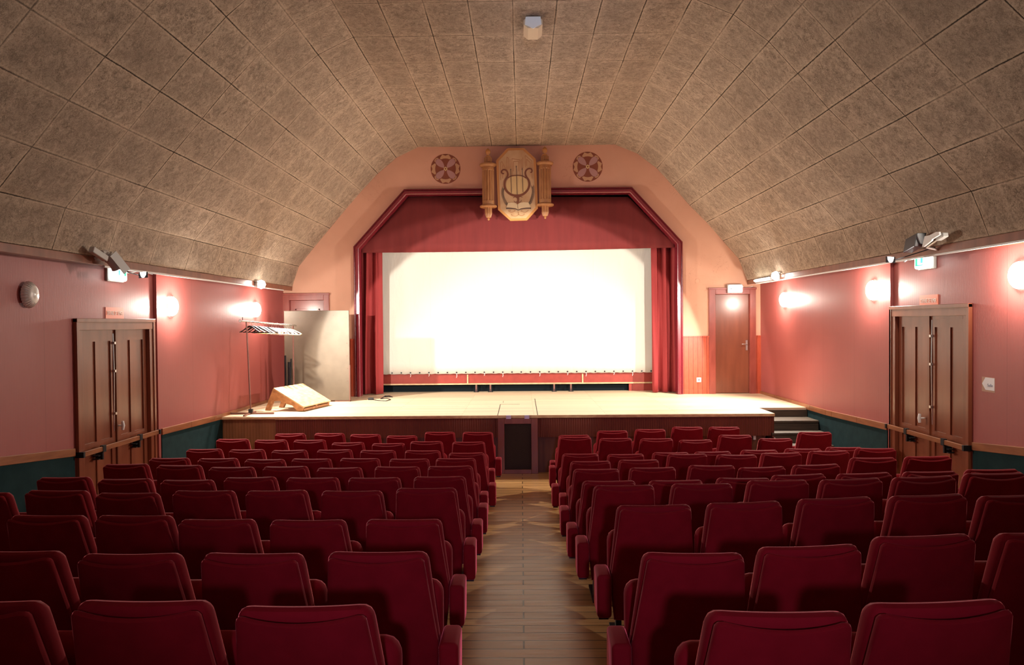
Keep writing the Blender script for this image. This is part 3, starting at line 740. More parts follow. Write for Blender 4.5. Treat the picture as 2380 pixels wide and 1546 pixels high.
# lit exit boxes
def exit_box(sx, px, py, label, greens):
    wx = WX; c = atX(px, py, sx*(wx-.05)); hw, hh = .165, .088
    r = thing('exit_light', label, 'exit light', (sx*(wx-.03), c.y, c.z), 'emergency exit lights')
    x0_, x1_ = sorted((sx*(wx-.0), sx*(wx-.03))); MB().box(x0_, x1_, c.y-hw-.01, c.y+hw+.01, c.z-hh-.01, c.z+hh+.01).build('back_box', 'grey_plastic', r, bevel=.008)
    x0_, x1_ = sorted((sx*(wx-.03), sx*(wx-.085))); MB().box(x0_, x1_, c.y-hw, c.y+hw, c.z-hh, c.z+hh).build('diffuser', 'exit_glow', r, bevel=.03, seg=4, smooth=True)
    xg = sx*(wx-.0865)
    for (ga, gb, gc, gd) in greens:
        x0_, x1_ = sorted((xg, xg+sx*.004)); MB().box(x0_, x1_, c.y+ga, c.y+gb, c.z+gc, c.z+gd).build('green_pictogram', 'exit_green', r)
    light('exit_glow_light', 'POINT', (sx*(wx-.16), c.y, c.z-.03), 2.2, (.9, 1.0, .95), .05)
    return c
cl = exit_box(-1, 273, 637, 'glowing emergency exit light above the left double door', [(-.035,-.005,-.02,.045), (.085,.125,-.02,.05)])
cr = exit_box(1, 2148, 608, 'glowing emergency exit light above the right double door', [(.085,.13,-.04,.05), (-.03,.02,-.02,.05), (-.03,.13,-.05,-.035)])
c = atY(1709, 671, YE-.10)
r = thing('exit_light', 'glowing emergency exit light above the brown door beside the stage', 'exit light', (c.x, YE-.06, c.z), 'emergency exit lights')
MB().box(c.x-.155, c.x+.155, YE-.085, YE-.05, c.z-.09, c.z+.09).build('back_box', 'grey_plastic', r, bevel=.008)
MB().box(c.x-.145, c.x+.145, YE-.14, YE-.085, c.z-.08, c.z+.08).build('diffuser', 'exit_glow', r, bevel=.025, seg=4, smooth=True)
m = MB()
for q in (-.095, .095): m.box(c.x+q-.022, c.x+q+.022, YE-.143, YE-.139, c.z-.012, c.z+.004)
m.build('arrow_mark', 'ink_grey', r)
# cables of the exit lights
m = MB(); m.tube([(-WX+.05, cl.y+.15, cl.z+.03), (-WX+.06, cl.y+.30, cl.z+.04), (-WX+.10, cl.y+.42, cl.z+.08), (xl-.01, cl.y+.50, zl-.115)], .010, 6)
tag(m.build('cable_loop', 'white_plastic'), 'white cable loop joining left exit light to the cornice', 'cable')
m = MB(); m.tube([(WX-.05, cr.y+.12, cr.z+.08), (WX-.09, cr.y+.10, cr.z+.11), (xr+.01, cr.y-.02, zr-.12)], .010, 6)
tag(m.build('cable_loop', 'white_plastic'), 'white cable joining right exit light to the cornice', 'cable')
m = MB(); m.tube([(c.x+.15, YE-.02, c.z+.02), (4.80, YE-.015, c.z+.03), (4.86, YE-.015, c.z+.05)], .006, 6)
m.box(4.60, 4.66, YE-.03, YE, c.z+.01, c.z+.05)
tag(m.build('cable_conduit', 'white_plastic'), 'thin conduit running right from the exit light over the brown door', 'cable')

# spotlights on the cornice, the source of the stage beams
def vecs(d):
    d = Vector(d).normalized(); s_ = d.cross(Vector((0, 0, 1))).normalized(); return d, s_, s_.cross(d)
c = atX(262, 608, xl+.12)
r = thing('cornice_spotlight', 'pair of grey spotlights above the left double door', 'spotlight', (xl+.03, c.y, c.z))
d_, s_, u_ = vecs((0.25, 0.65, -0.75))
m = MB(); m.tube([c-d_*.11, c-d_*.10, c+d_*.06, c+d_*.09], [.045,.06,.06,.07], 14); h1 = m.build('lamp_head', 'grey_plastic', r, smooth=True)
m = MB(); m.tube([c-d_*.118, c-d_*.108], [.038,.038], 12); m.build('lens', 'white_plastic', h1)
m = MB(); m.obox(c+s_*.10+d_*.02, d_, s_, u_, .13, .006, .05); m.build('barn_door', 'grey_plastic', r)
c2 = c + Vector((0, -.26, .06)); d2, s2, u2 = vecs((0.1, 0.9, -0.35))
m = MB(); m.obox(c2, d2, s2, u2, .12, .03, .035); m.build('second_head', 'grey_plastic', r, bevel=.008)
m = MB(); m.tube([c2+Vector((0,.05,.02)), c+Vector((-.03,-.08,.10)), c+Vector((0,0,.05))], .03, 8); m.tube([(xl, c.y-.15, c.z+.02), c+Vector((-.03,-.08,.08))], .015, 6); m.build('arm', 'grey_plastic', r, smooth=True)
c = atX(2155, 575, xr-.12)
r = thing('cornice_spotlight', 'black spotlight on a white arm above the right double door', 'spotlight', (xr-.03, c.y, c.z))
P_ = [atX(x, y, xr-.10) for x, y in ((2120,588),(2126,556),(2154,541),(2147,573))]
m = MB(); vs = [tuple(p) for p in P_] + [tuple(p+Vector((-.11, .0, 0))) for p in P_]
m.add(vs, [(0,1,2,3),(7,6,5,4),(0,4,5,1),(1,5,6,2),(2,6,7,3),(3,7,4,0)]); m.build('black_housing', 'black_plastic', r, bevel=.006)
P_ = [atX(x, y, xr-.22) for x, y in ((2143,573),(2149,549),(2160,547),(2176,539),(2182,539),(2183,546),(2166,556),(2164,560),(2146,574))]
m = MB(); k_ = len(P_); vs = [tuple(p) for p in P_] + [tuple(p+Vector((.02,0,0))) for p in P_]
m.add(vs, [tuple(range(k_)), tuple(reversed(range(k_, 2*k_)))] + [(i, (i+1) % k_, (i+1) % k_+k_, i+k_) for i in range(k_)]); m.build('white_arm', 'white_plastic', r)
a, b = atX(2181, 555, xr-.15), atX(2198, 545, xr-.15); d2, s2, u2 = vecs(b-a)
m = MB(); m.obox((a+b)/2, d2, s2, u2, (b-a).length/2, .03, .025); m.build('second_head', 'grey_plastic', r, bevel=.006)
m = MB(); m.tube([(xr, c.y, c.z-.03), (xr-.13, c.y, c.z)], .015, 6); m.tube([(xr-.12, c.y, c.z), tuple((a+b)/2)], .012, 6); m.build('bracket', 'steel', r)

for S_, sg, nm_ in ((SPL, 1, 'left'), (SPR, -1, 'right')):  # flap added under each spotlight to cut off the beam's lower edge
    az_ = math.radians(33); dirh = Vector((sg*sin(az_), cos(az_), 0)); sd_ = Vector((dirh.y, -dirh.x, 0)); ctr_ = Vector(S_) + dirh*.12 - Vector((0, 0, .12*math.tan(math.radians(21)) + .035))
    par = [o for o in bpy.data.objects if o.name.startswith('cornice_spotlight') and o.location.x*sg < 0][0]
    m = MB(); m.obox(ctr_, dirh, sd_, Vector((0, 0, 1)), .002, .10, .035)
    m.tube([ctr_ - sd_*.09*sg, Vector(S_) - dirh*.05 - Vector((0, 0, .06)), Vector(par.location)], .006, 6); m.build('added_flap', 'black_metal', par)

# ------------------------------------------------------------------ signs
def text_mesh(body, name, mt, parent, origin, ax, az, width, height):
    cu = bpy.data.curves.new('t', 'FONT'); cu.body = body; cu.size = 1; cu.extrude = 0.01
    to = bpy.data.objects.new('t', cu); COL.objects.link(to)
    bpy.context.view_layer.update()
    me_ = bpy.data.meshes.new_from_object(to.evaluated_get(bpy.context.evaluated_depsgraph_get()))
    bpy.data.objects.remove(to)
    xs_ = [v.co.x for v in me_.vertices]; ys_ = [v.co.y for v in me_.vertices]
    sx_ = width/(max(xs_)-min(xs_)); sy_ = height/(max(ys_)-min(ys_)); cx, cy = (max(xs_)+min(xs_))/2, (max(ys_)+min(ys_))/2
    nrm = ax.cross(az)   # points away from reader
    off = parent_world(parent)
    for v in me_.vertices:
        p = Vector(origin) + ax*((v.co.x-cx)*sx_) + az*((v.co.y-cy)*sy_) - nrm*(v.co.z*0.1); v.co = p - off
    me_.materials.clear(); me_.materials.append(MATS[mt]); me_.name = name
    o = bpy.data.objects.new(name, me_); COL.objects.link(o); o.parent = parent; return o
def wall_sign(sx, px, py, label):
    c = atX(px, py, sx*WX)
    r = thing('smoking_ban_sign', label, 'sign', (sx*WX, c.y, c.z), 'red no-smoking signs')
    x0_, x1_ = sorted((sx*WX, sx*(WX-.006))); MB().box(x0_, x1_, c.y-.19, c.y+.19, c.z-.072, c.z+.072).build('plate', 'sign_red', r)
    ax = Vector((0, -sx*1.0, 0)); text_mesh('DEFENSE DE FUMER', 'lettering', 'sign_letters', r, (sx*(WX-.0075), c.y, c.z), ax, Vector((0, 0, 1)), .32, .05)
wall_sign(-1, 266, 728, 'orange-red DEFENSE DE FUMER sign over the left double door')
wall_sign(1, 2159, 699, 'orange-red DEFENSE DE FUMER sign over the right double door')
c = atX(2297, 893, WX)
r = thing('arrow_notice', 'white paper arrow notice taped to the right wall', 'notice', (WX, c.y, c.z))
MB().box(WX-.002, WX, c.y-.105, c.y+.10, c.z-.085, c.z+.075).build('tape_sheet', 'tape_brown', r)
m = MB(); m.prism([(-.10, -.065), (.04, -.065), (.095, 0), (.04, .07), (-.10, .07)], lambda a, b, t: (WX-t, c.y+a, c.z+b), .002, .004); m.build('arrow_paper', 'paper', r)
text_mesh('Salle', 'lettering', 'ink_grey', r, (WX-.0045, c.y-.035, c.z-.01), Vector((0, -1, 0)), Vector((0, 0, 1)), .085, .03)

# round and square sockets
c = atY(1624, 883, YE-.02)
r = thing('wall_socket', 'square white socket low on the red boarding beside the stage', 'socket', (c.x, YE-.02, c.z))
MB().box(c.x-.047, c.x+.047, YE-.035, YE-.02, c.z-.047, c.z+.047).build('plate', 'white_plastic', r, bevel=.004)
m = MB(); m.lathe([(.014,-.003,0),(.014,0,0)], (c.x, YE-.035, c.z), 12, axis='y'); m.build('socket_hole', 'black_plastic', r)
c = atY(1621, 653, YE)
m = MB(); m.lathe([(.045,-.006,0),(.05,-.004,0),(.05,0,0)], (0, 0, 0), 28, axis='y')
tag(m.build('blanking_disc', 'peach_plaster', origin=None), 'round painted disc on the plaster left of the brown door', 'wall disc').location = (c.x, YE, c.z)

# ------------------------------------------------------------------ crest
YC = 14.27; kk = YC/F/8.135
cc = atY(1201.8, 428.3, YC)
cr_ = thing('lyre_crest', 'painted octagonal crest with lyre and open book between two fluted columns', 'crest', (cc.x, YC, cc.z))
def L(cx, cy): return ((cx-828)*kk, (800-cy)*kk)
def W(cx, cy, y): a, b = L(cx, cy); return Vector((cc.x+a, y, cc.z+b))
def plate(m, pts, y0, y1): m.prism([L(*p) for p in pts], lambda a, b, t: (cc.x+a, t, cc.z+b), y0, y1); return m
OUT = [(655,120),(960,120),(1188,330),(1217,1255),(1010,1480),(695,1485),(465,1275),(438,345)]
INN = [(675,165),(940,162),(1140,350),(1172,1238),(990,1440),(710,1444),(508,1258),(482,365)]
bo = plate(MB(), OUT, YC, YC+.05).build('octagonal_board', 'crest_rim', cr_)
plate(MB(), INN, YC-.004, YC).build('painted_field', 'crest_board', bo)
yf = YC-.0085
def spline(pts, n_=8):
    out = []; P = [pts[0]] + list(pts) + [pts[-1]]
    for i in range(1, len(P)-2):
        for s_ in range(n_):
            t = s_/n_; q = []
            for a_ in (0, 1):
                p0, p1, p2, p3 = P[i-1][a_], P[i][a_], P[i+1][a_], P[i+2][a_]
                q.append(0.5*(2*p1+(p2-p0)*t+(2*p0-5*p1+4*p2-p3)*t*t+(-p0+3*p1-3*p2+p3)*t**3))
            out.append(tuple(q))
    out.append(tuple(pts[-1])); return out
def stroke(m, pts, w0, w1=None, y=yf, n_=8):
    S_ = spline(pts, n_); N_ = len(S_); w1 = w0 if w1 is None else w1; vs = []
    for i, p in enumerate(S_):
        a_ = Vector(S_[max(i-1, 0)]); b_ = Vector(S_[min(i+1, N_-1)]); t = (b_-a_).normalized(); nr = Vector((-t.y, t.x)); u = i/(N_-1)
        w_ = (w0+(w1-w0)*u)/2
        for sgn in (-1, 1):
            q = Vector(p)+nr*w_*sgn; v = W(q.x, q.y, y); vs.append(v)
        for sgn in (1, -1):
            q = Vector(p)+nr*w_*sgn; v = W(q.x, q.y, y+.004); vs.append(v)
    fs = []
    for i in range(N_-1):
        for k_ in range(4): fs.append((i*4+k_, i*4+(k_+1) % 4, i*4+4+(k_+1) % 4, i*4+4+k_))
    fs += [(3,2,1,0), tuple((N_-1)*4+k_ for k_ in range(4))]
    m.add(vs, fs); return m
# gold disc behind the lyre
circ = [(828+205*cos(2*PI*i/40), 815+195*sin(2*PI*i/40)) for i in range(40)]
plate(MB(), circ, YC-.0070, YC-.004).build('lyre_background', 'crest_gold', bo)
# decorative outlined strapwork
m = MB()
for pts in ([(520,720),(520,400),(545,370),(640,560),(640,290),(670,310),(672,520)], [(560,690),(560,430)],
            [(735,700),(735,320),(885,345),(885,710),(835,725),(735,715)], [(760,560),(762,375),(860,370),(860,560)],
            [(700,330),(700,500)], [(915,330),(915,500),(940,500),(940,300)], [(985,480),(985,260),(1110,370),(1110,700)], [(1010,460),(1010,330),(1080,400),(1075,500)]):
    for p, q in zip(pts[:-1], pts[1:]): stroke(m, [p, q], 9, 9, YC-.0055, 1)
m.build('strapwork_outline', 'crest_line', bo)
m = MB()
stroke(m, [(585,600),(552,595),(535,570),(548,540),(590,525),(635,550),(655,610),(640,670),(600,740),(592,830),(625,920),(700,985),(770,1010),(828,1015)], 22, 46)
stroke(m, [(1080,585),(1105,575),(1110,545),(1090,515),(1045,512),(1000,545),(985,600),(1005,665),(1045,730),(1058,820),(1025,910),(955,980),(890,1008),(828,1015)], 22, 46)
stroke(m, [(655,680),(720,648),(828,635),(930,648),(1000,690)], 20, None, yf-.0006)
stroke(m, [(828,1010),(845,1080),(835,1150),(825,1165)], 52, 20, yf-.0012)
stroke(m, [(830,1060),(785,1040),(755,1060)], 14, 8, yf-.0024); stroke(m, [(835,1060),(885,1035),(925,1050)], 14, 8, yf-.0028)
stroke(m, [(830,1130),(790,1140),(765,1110)], 14, 8, yf-.0024); stroke(m, [(835,1130),(880,1140),(910,1105)], 14, 8, yf-.0028)
m.build('lyre', 'crest_brown', bo)
m = MB()
for (x0_, x1_, ya_, yb_) in ((710,722,520,965),(818,830,465,1000),(925,940,515,955)):
    stroke(m, [(x0_, ya_), (x1_, yb_)], 9, 9, YC-.0125, 1)
    plate(m, [(x0_-10, ya_+10), (x0_, ya_-18), (x0_+10, ya_+10), (x0_, ya_+22)], YC-.0140, YC-.006)
m.build('lyre_string', 'crest_dark', bo)
m = MB()
for sgn, pts in ((1, [(570,880),(555,960),(575,1060),(625,1160),(660,1200)]), (-1, [(1118,850),(1128,950),(1105,1060),(1065,1150),(1030,1190)])):
    stroke(m, pts, 6, 4)
    S_ = spline(pts, 4)
    for i in range(1, len(S_)-1, 1):
        p = Vector(S_[i]); t = (Vector(S_[i-1])-Vector(S_[i+1])).normalized()
        for sd_ in (-1, 1):
            nr = Vector((-t.y, t.x))*sd_; q = p + t*52 + nr*24
            stroke(m, [tuple(p), tuple(p+t*20+nr*16), tuple(q)], 9, 2, n_=3)
m.build('laurel_branch', 'crest_green', bo)
m = MB()
plate(m, [(622,1235),(655,1150),(720,1143),(790,1155),(830,1185),(845,1275),(790,1245),(700,1238)], YC-.012, YC-.005)
plate(m, [(848,1275),(833,1185),(880,1150),(960,1140),(1040,1148),(1082,1240),(1000,1240),(900,1250)], YC-.012, YC-.005)
bk = m.build('open_book', 'crest_cream', bo)
m = MB(); stroke(m, [(618,1252),(700,1255),(790,1265),(845,1290)], 26, 12, YC-.008); stroke(m, [(845,1290),(900,1268),(1000,1256),(1088,1256)], 12, 26, YC-.008)
stroke(m, [(832,1185),(845,1275)], 6, 6, YC-.0135, 2); m.build('book_edge', 'crest_dark', bk)
m = MB()
for pts in ([(660,1300),(720,1330),(790,1300),(760,1285)], [(1040,1290),(980,1330),(900,1310),(925,1285)], [(840,1310),(850,1370),(800,1400),(730,1390),(725,1360)], [(850,1370),(900,1395),(950,1380),(960,1355)], [(700,1300),(690,1285),(660,1290)]):
    stroke(m, pts, 11, 7)
m.build('scroll_ornament', 'crest_line', bo)
# backing boards + fluted columns
for side, cxp, dy in ((-1, 283, 0), (1, 1355, -18)):
    ybk = YC+.035
    m = MB(); m.box(W(cxp-100, 0, 0).x if side > 0 else W(cxp+60, 0, 0).x, W(cxp-60, 0, 0).x if side > 0 else W(470, 0, 0).x, YC+.02, YC+.05, W(0, 1190+dy, 0).z, W(0, 430+dy, 0).z)
    x0_ = W(395, 0, 0).x if side < 0 else W(1190, 0, 0).x; x1_ = W(470, 0, 0).x if side < 0 else W(1260, 0, 0).x
    m = MB().box(x0_, x1_, YC+.01, YC+.04, W(0, 1190+dy, 0).z, W(0, 430+dy, 0).z)
    col = MB(); ctr = W(cxp, 800, YC+.03); zz = lambda cy: (800-cy-dy)*kk
    R_ = 115*kk
    pr = [(R_*.98, zz(1185), 0), (R_*1.0, zz(1150), 0), (R_*1.0, zz(1110), 0), (R_, zz(1095), 1), (R_, zz(545), 1), (R_, zz(530), 0), (R_*.97, zz(455), 0)]
    col.lathe(pr, ctr, 96, 0.14, 14)
    co = col.build('column', 'column_tan', cr_, smooth=False)
    MB().box(x0_, x1_, YC+.01, YC+.04, W(0, 1190+dy, 0).z, W(0, 430+dy, 0).z).build('side_board', 'crest_brown', co)
    m = MB()
    m.lathe([(R_*1.15, zz(470), 0), (R_*1.28, zz(452), 0), (R_*1.40, zz(438), 0), (R_*1.40, zz(415), 0), (R_*1.3, zz(408), 0)], ctr, 40)
    m.lathe([(R_*1.30, zz(1232), 0), (R_*1.42, zz(1220), 0), (R_*1.42, zz(1200), 0), (R_*1.2, zz(1185), 0)], ctr, 40)
    m.build('capital', 'column_tan', co, smooth=True)
    m = MB(); m.lathe([(R_*.68, zz(410), 1), (R_*.68, zz(300), 1), (R_*.62, zz(294), 0)], ctr, 72, .16, 10)
    m.build('fluted_neck', 'column_tan', co); m = MB()
    m.lathe([(R_*.10, zz(1470), 0), (R_*.2, zz(1450), 0), (R_*.12, zz(1430), 0), (R_*.42, zz(1415), 1), (R_*.60, zz(1350), 1), (R_*.60, zz(1230), 1)], ctr, 72, .16, 10); m.build('fluted_pendant', 'column_tan', co)
    m = MB(); m.lathe([(R_*.36, zz(296), 0), (R_*.42, zz(280), 0), (R_*.40, zz(262), 0), (R_*.14, zz(250), 0), (R_*.16, zz(240), 0), (R_*.36, zz(215), 0), (R_*.43, zz(180), 0), (R_*.34, zz(145), 0), (R_*.12, zz(122), 0), (R_*.03, zz(108), 0)], ctr, 24)
    m.build('finial', 'crest_rim', co, smooth=True)
# wall rosettes
def rosette(px, py, label):
    c = atY(px, py, YE-.008); R_ = 34.5*YE/F
    r = thing('wall_rosette', label, 'rosette', (c.x, YE, c.z), 'painted wall rosettes')
    P = lambda m, pts, y0, y1: m.prism(pts, lambda a, b, t: (c.x+a*R_, t, c.z+b*R_), y0, y1)
    pc = lambda rr, a: (rr*cos(a), rr*sin(a))
    m = MB(); P(m, [pc(1, 2*PI*i/48) for i in range(48)], YE-.004, YE); base = m.build('disc', 'rose_rust', r)
    m = MB()
    for q in range(4):
        a0 = q*PI/2
        P(m, [pc(.70, a0-.42), pc(.80, a0-.50), pc(.98, a0-.22), pc(.88, a0), pc(.98, a0+.22), pc(.80, a0+.50), pc(.70, a0+.42), pc(.70, a0+.2), pc(.70, a0), pc(.70, a0-.2)], YE-.006, YE-.004)
        a1 = a0+PI/4; P(m, [pc(.82, a1-.22), pc(.93, a1-.16), pc(.97, a1), pc(.93, a1+.16), pc(.82, a1+.22), pc(.90, a1)], YE-.006, YE-.004)
    m.build('scalloped_ring', 'rose_tan', r)
    m = MB()
    for q in range(4):
        a1 = q*PI/2+PI/4; pts = []
        for i in range(24):
            t = 2*PI*i/24; lx = .50+.36*cos(t); ly = .20*sin(t)*(1+.35*cos(t)); pts.append((lx*cos(a1)-ly*sin(a1), lx*sin(a1)+ly*cos(a1)))
        P(m, pts, YE-.008, YE-.004)
    m.build('petal', 'rose_mauve', r)
    m = MB(); P(m, [pc(.16 if i % 2 else .10, 2*PI*i/12) for i in range(12)], YE-.010, YE-.004); ct = m.build('flower_centre', 'crest_gold', r)
    m = MB(); P(m, [pc(.055, 2*PI*i/12) for i in range(12)], YE-.012, YE-.010); m.build('centre_dot', 'rose_rust', ct)
rosette(1035.5, 392.5, 'round painted flower rosette left of the crest')
rosette(1366, 387.5, 'round painted flower rosette right of the crest')

# ceiling fixture
zc_ = prof[8].z*.5 + prof[9].z*.5
c = atZ(1239, 50, zc_-.06); yN, yFar = c.y, c.y+.34
r = thing('ceiling_fixture', 'pale octagonal loudspeaker box under the flat ceiling strip', 'ceiling fixture', (c.x, yN+.15, zc_))
def octa(hw, h, ch): return [(-hw+ch, 0), (-hw, -ch), (-hw, -h+ch), (-hw+ch*1.2, -h), (hw-ch*1.2, -h), (hw, -h+ch), (hw, -ch), (hw-ch, 0)]
m = MB(); m.prism(octa(.115, .14, .045), lambda a, b, t: (c.x+a, t, zc_+b), yN, yFar); m.build('casing', 'beige_metal', r)
m = MB(); m.prism([(-.09, -.01), (-.10, -.10), (0, -.15), (.10, -.10), (.09, -.01)], lambda a, b, t: (c.x+a, t, zc_+b), yN-.02, yN); m.build('end_cap', 'white_plastic', r)

# ------------------------------------------------------------------ things standing on the stage
# grey board
YBd = 13.45
bx0, bx1 = X(660.5, 800, YBd), X(812, 800, YBd); bz1 = atY(736, 722, YBd).z
r = thing('grey_board', 'tall grey-beige board standing before the left end door', 'board', ((bx0+bx1)/2, YBd, SZ))
m = MB().box(bx0, bx1, YBd, YBd+.03, SZ+.02, bz1); bo_ = m.build('board', 'grey_board', r, bevel=.008)
m = MB().box(bx1-.012, bx1+.004, YBd-.006, YBd+.05, SZ, SZ+.72); m.box(bx1-.3, bx1+.004, YBd-.004, YBd+.05, SZ, SZ+.02); m.box(bx0, bx0+.3, YBd-.004, YBd+.05, SZ, SZ+.02); m.build('metal_edge', 'rusty_steel', r)
sc0 = None
for i in range(12):
    x = bx0+.10+(bx1-bx0-.2)*(i % 6)/5; z = bz1-.10 - (0.04 if i % 2 else 0) - (0.9 if i >= 6 else 0)
    if i >= 6: x = bx1-.05; z = bz1-.15-(i-6)*.25
    MB().lathe([(.006,-.004,0),(.008,0,0)], (x, YBd, z), 8, axis='y').build('screw_head', 'rusty_steel', bo_)
for q in (.22, 1.0):
    m = MB(); m.add([(bx0+q,YBd+.03,SZ+.01),(bx0+q+.03,YBd+.03,SZ+.01),(bx0+q+.03,YBd+.4,SZ),(bx0+q,YBd+.4,SZ),(bx0+q,YBd+.03,SZ+.9),(bx0+q+.03,YBd+.03,SZ+.9)], [(0,3,2,1),(0,1,5,4),(4,5,2,3),(0,4,3),(1,2,5)]); m.build('rear_brace', 'raw_wood', r)

# coat rack
A = Vector(atZ(583, 963, SZ)); ya_ = A.y
zt_ = atY(587, 752, ya_).z
near = atY(558, 746, ya_-.05); far = atY(688, 757, 13.15)
zt_ = (near.z+far.z)/2
rk = thing('coat_rack', 'rusty steel coat rack on T-shaped feet near the left wall', 'coat rack', (A.x, A.y, SZ))
post_n = Vector((A.x, A.y, 0)); dirv = Vector((far.x-near.x, far.y-near.y, 0)).normalized()
topn = near + Vector((dirv.x, dirv.y, 0))*.12
p_near = near + (far-near)*0.10; p_far = near + (far-near)*0.94
m = MB(); m.tube([near, far], .014, 10); m.lathe([(.02,-.006,0),(.026,0,0),(.02,.006,0)], near, 12, axis='y'); rail = m.build('rail', 'steel', rk, smooth=True)
m = MB(); m.tube([near+Vector((.01,.08,0)), near+Vector((.01,.08,.06)), near+Vector((0,.10,.06)), near+Vector((0,.10,.045))], .006, 6); m.build('rail_hook', 'black_metal', rail)
for (pt, base) in ((p_near, A), (p_far, Vector((p_far.x, p_far.y, SZ)))):
    m = MB(); m.tube([(base.x, base.y, SZ+.03), (pt.x, pt.y, pt.z)], .013, 10); m.build('upright', 'rusty_steel', rk, smooth=True)
    hw_ = .40 if base is A else .10; m = MB(); m.box(base.x-hw_, base.x+hw_, base.y-.015, base.y+.015, SZ, SZ+.03); m.build('foot', 'rusty_steel', rk)
m = MB(); m.box(A.x-.012, A.x+.012, A.y-.30, A.y+.22, SZ+.001, SZ+.025); m.build('ground_bar', 'rusty_steel', rk)
m = MB().box(A.x-.03, A.x+.03, A.y-.03, A.y+.03, SZ+.03, SZ+.09); m.build('socket_block', 'black_metal', rk)
# hangers
def hanger(kind, mt):
    me_parts = {}
    m = MB()
    hook = [Vector((.022*cos(t)+0.0, 0, -.022+.022*sin(t)+.0)) for t in [math.radians(a) for a in range(-30, 200, 20)]]
    hook = [Vector((h.x, 0, h.z+.0)) for h in hook] + [Vector((-.012, 0, -.045)), Vector((0, 0, -.060)), Vector((0, 0, -.088))]
    m.tube(hook, .0028, 6); hk = m
    b_ = MB(); w_ = .215
    if kind == 'broad':
        for sgn in (-1, 1):
            b_.tube([(0,0,-.088), (sgn*.05,0,-.100), (sgn*.13,.008,-.150), (sgn*w_,.012,-.195)], [.012,.013,.010,.008], 8)
        b_.tube([(-w_+.02,.01,-.192), (w_-.02,.01,-.192)], .004, 6)
    else:
        b_.tube([(0,0,-.088), (.06,0,-.105), (.19,0,-.165), (w_,0,-.185), (.19,0,-.200), (-.19,0,-.200), (-w_,0,-.185), (-.19,0,-.165), (-.06,0,-.105), (0,0,-.088)], .0048, 6)
    return hk, b_
protos = {}
hcol = ['black']*9 + ['yellow'] + ['white']*12 + ['yellow']
lab = {'black': 'black plastic hanger among those at the near end of the coat rack',
       'white': 'white plastic hanger among those at the far end of the coat rack'}
nh = len(hcol); yk = 0
for i, cname in enumerate(hcol):
    t = 0.16 + 0.74*i/(nh-1) + random.uniform(-.006, .006)
    p = near + (far-near)*t
    kind = 'broad' if cname == 'black' else 'thin'
    ctop = Vector((p.x, p.y, p.z+.014+.0))
    if cname not in protos:
        hk, b_ = hanger(kind, cname)
        r = thing('coat_hanger', None, 'coat hanger', ctop)
        hook_o = hk.build('hook', 'steel', None, smooth=True); hook_o.parent = r
        body_o = b_.build('shoulder_frame', {'black': 'black_plastic', 'white': 'white_plastic', 'yellow': 'yellow_plastic'}[cname], None, smooth=True); body_o.parent = r
        protos[cname] = (r, [hook_o, body_o])
    else:
        src, ch = protos[cname]; r = src.copy(); COL.objects.link(r); r.location = ctop
        for o_ in ch: q = o_.copy(); COL.objects.link(q); q.parent = r
    if cname == 'yellow':
        r['label'] = 'pale yellow hanger midway along the coat rack rail' if yk == 0 else 'pale yellow hanger, the last at the far end of the coat rack'; yk += 1
        r['group'] = 'hangers on the coat rack'
    else: r['label'] = lab[cname]; r['group'] = '%s hangers on the coat rack' % cname
    r.rotation_euler = (0, 0, random.uniform(-.35, .35) - .10)

# A-frame ramp of pallet wood
RA = [atZ(636, 902, 1.38), atZ(704, 891, 1.38), atZ(757, 931.5, 1.06), atZ(690, 949, 1.06)]
rp = thing('pallet_ramp', 'pale boarded wooden ramp with rough side beams on the stage', 'ramp', (RA[0].x, RA[0].y, SZ))
e1 = (RA[1]-RA[0]); L1 = e1.length; e1n = e1.normalized(); dn = (RA[3]-RA[0]); dn = dn - e1n*dn.dot(e1n); Ld = dn.length; dnn = dn.normalized(); nn = e1n.cross(dnn)
if nn.z < 0: nn = -nn
C0 = RA[0]
m = MB(); m.obox(C0 + e1n*L1/2 + dnn*Ld/2 - nn*.012, e1n, dnn, nn, L1/2, Ld/2, .012); m.build('top_sheet', 'raw_wood', rp, bevel=.003)
foot = atZ(611, 950, SZ)
lw = dnn.copy(); lw = Vector((-dnn.x, -dnn.y, 0)); 
for i, t in enumerate((0.02, .47, .93)):
    b0 = C0 + e1n*L1*t; th = e1n*.022
    hN = Vector((-dnn.x, -dnn.y, 0)).normalized()
    def q(s_, dwn): return b0 + dnn*s_ - nn*.024 + Vector((0, 0, -dwn))
    gz = SZ+.004
    low = q(Ld-.02, 0); 
    pts = [q(0, 0), q(Ld-.01, 0), Vector((q(Ld-.02, 0).x, q(Ld-.02, 0).y, gz)) + dnn*.0, Vector((q(Ld-.14, 0).x, q(Ld-.14, 0).y, gz)), q(Ld-.26, .09), q(Ld-.42, .13), q(.12, .15), q(.0, .22) + hN*.02]
    ft = Vector((b0.x, b0.y, gz)) + hN*.20
    pts += [ft + Vector((hN.x*-.10, hN.y*-.10, 0)), ft, q(0, 0) + hN*.02]
    base2 = [(p - b0) for p in pts]; ax_ = Vector((-hN.x, -hN.y, 0))
    poly = [(v.dot(ax_), v.z) for v in base2]
    m = MB(); m.prism(poly, lambda a, b, t_, b0=b0, ax_=ax_: b0 + ax_*a + Vector((0, 0, b)) + e1n*t_, 0.0, .05); m.build('side_beam', 'aged_wood', rp, bevel=.004)
lo = C0 + dnn*(Ld-.07); m = MB()
m.obox(Vector((lo.x, lo.y, SZ+.03)) + e1n*L1*.49, e1n, Vector((dnn.x, dnn.y, 0)).normalized(), Vector((0, 0, 1)), L1*.45, .05, .022); m.build('bottom_rail', 'aged_wood', rp, bevel=.004)

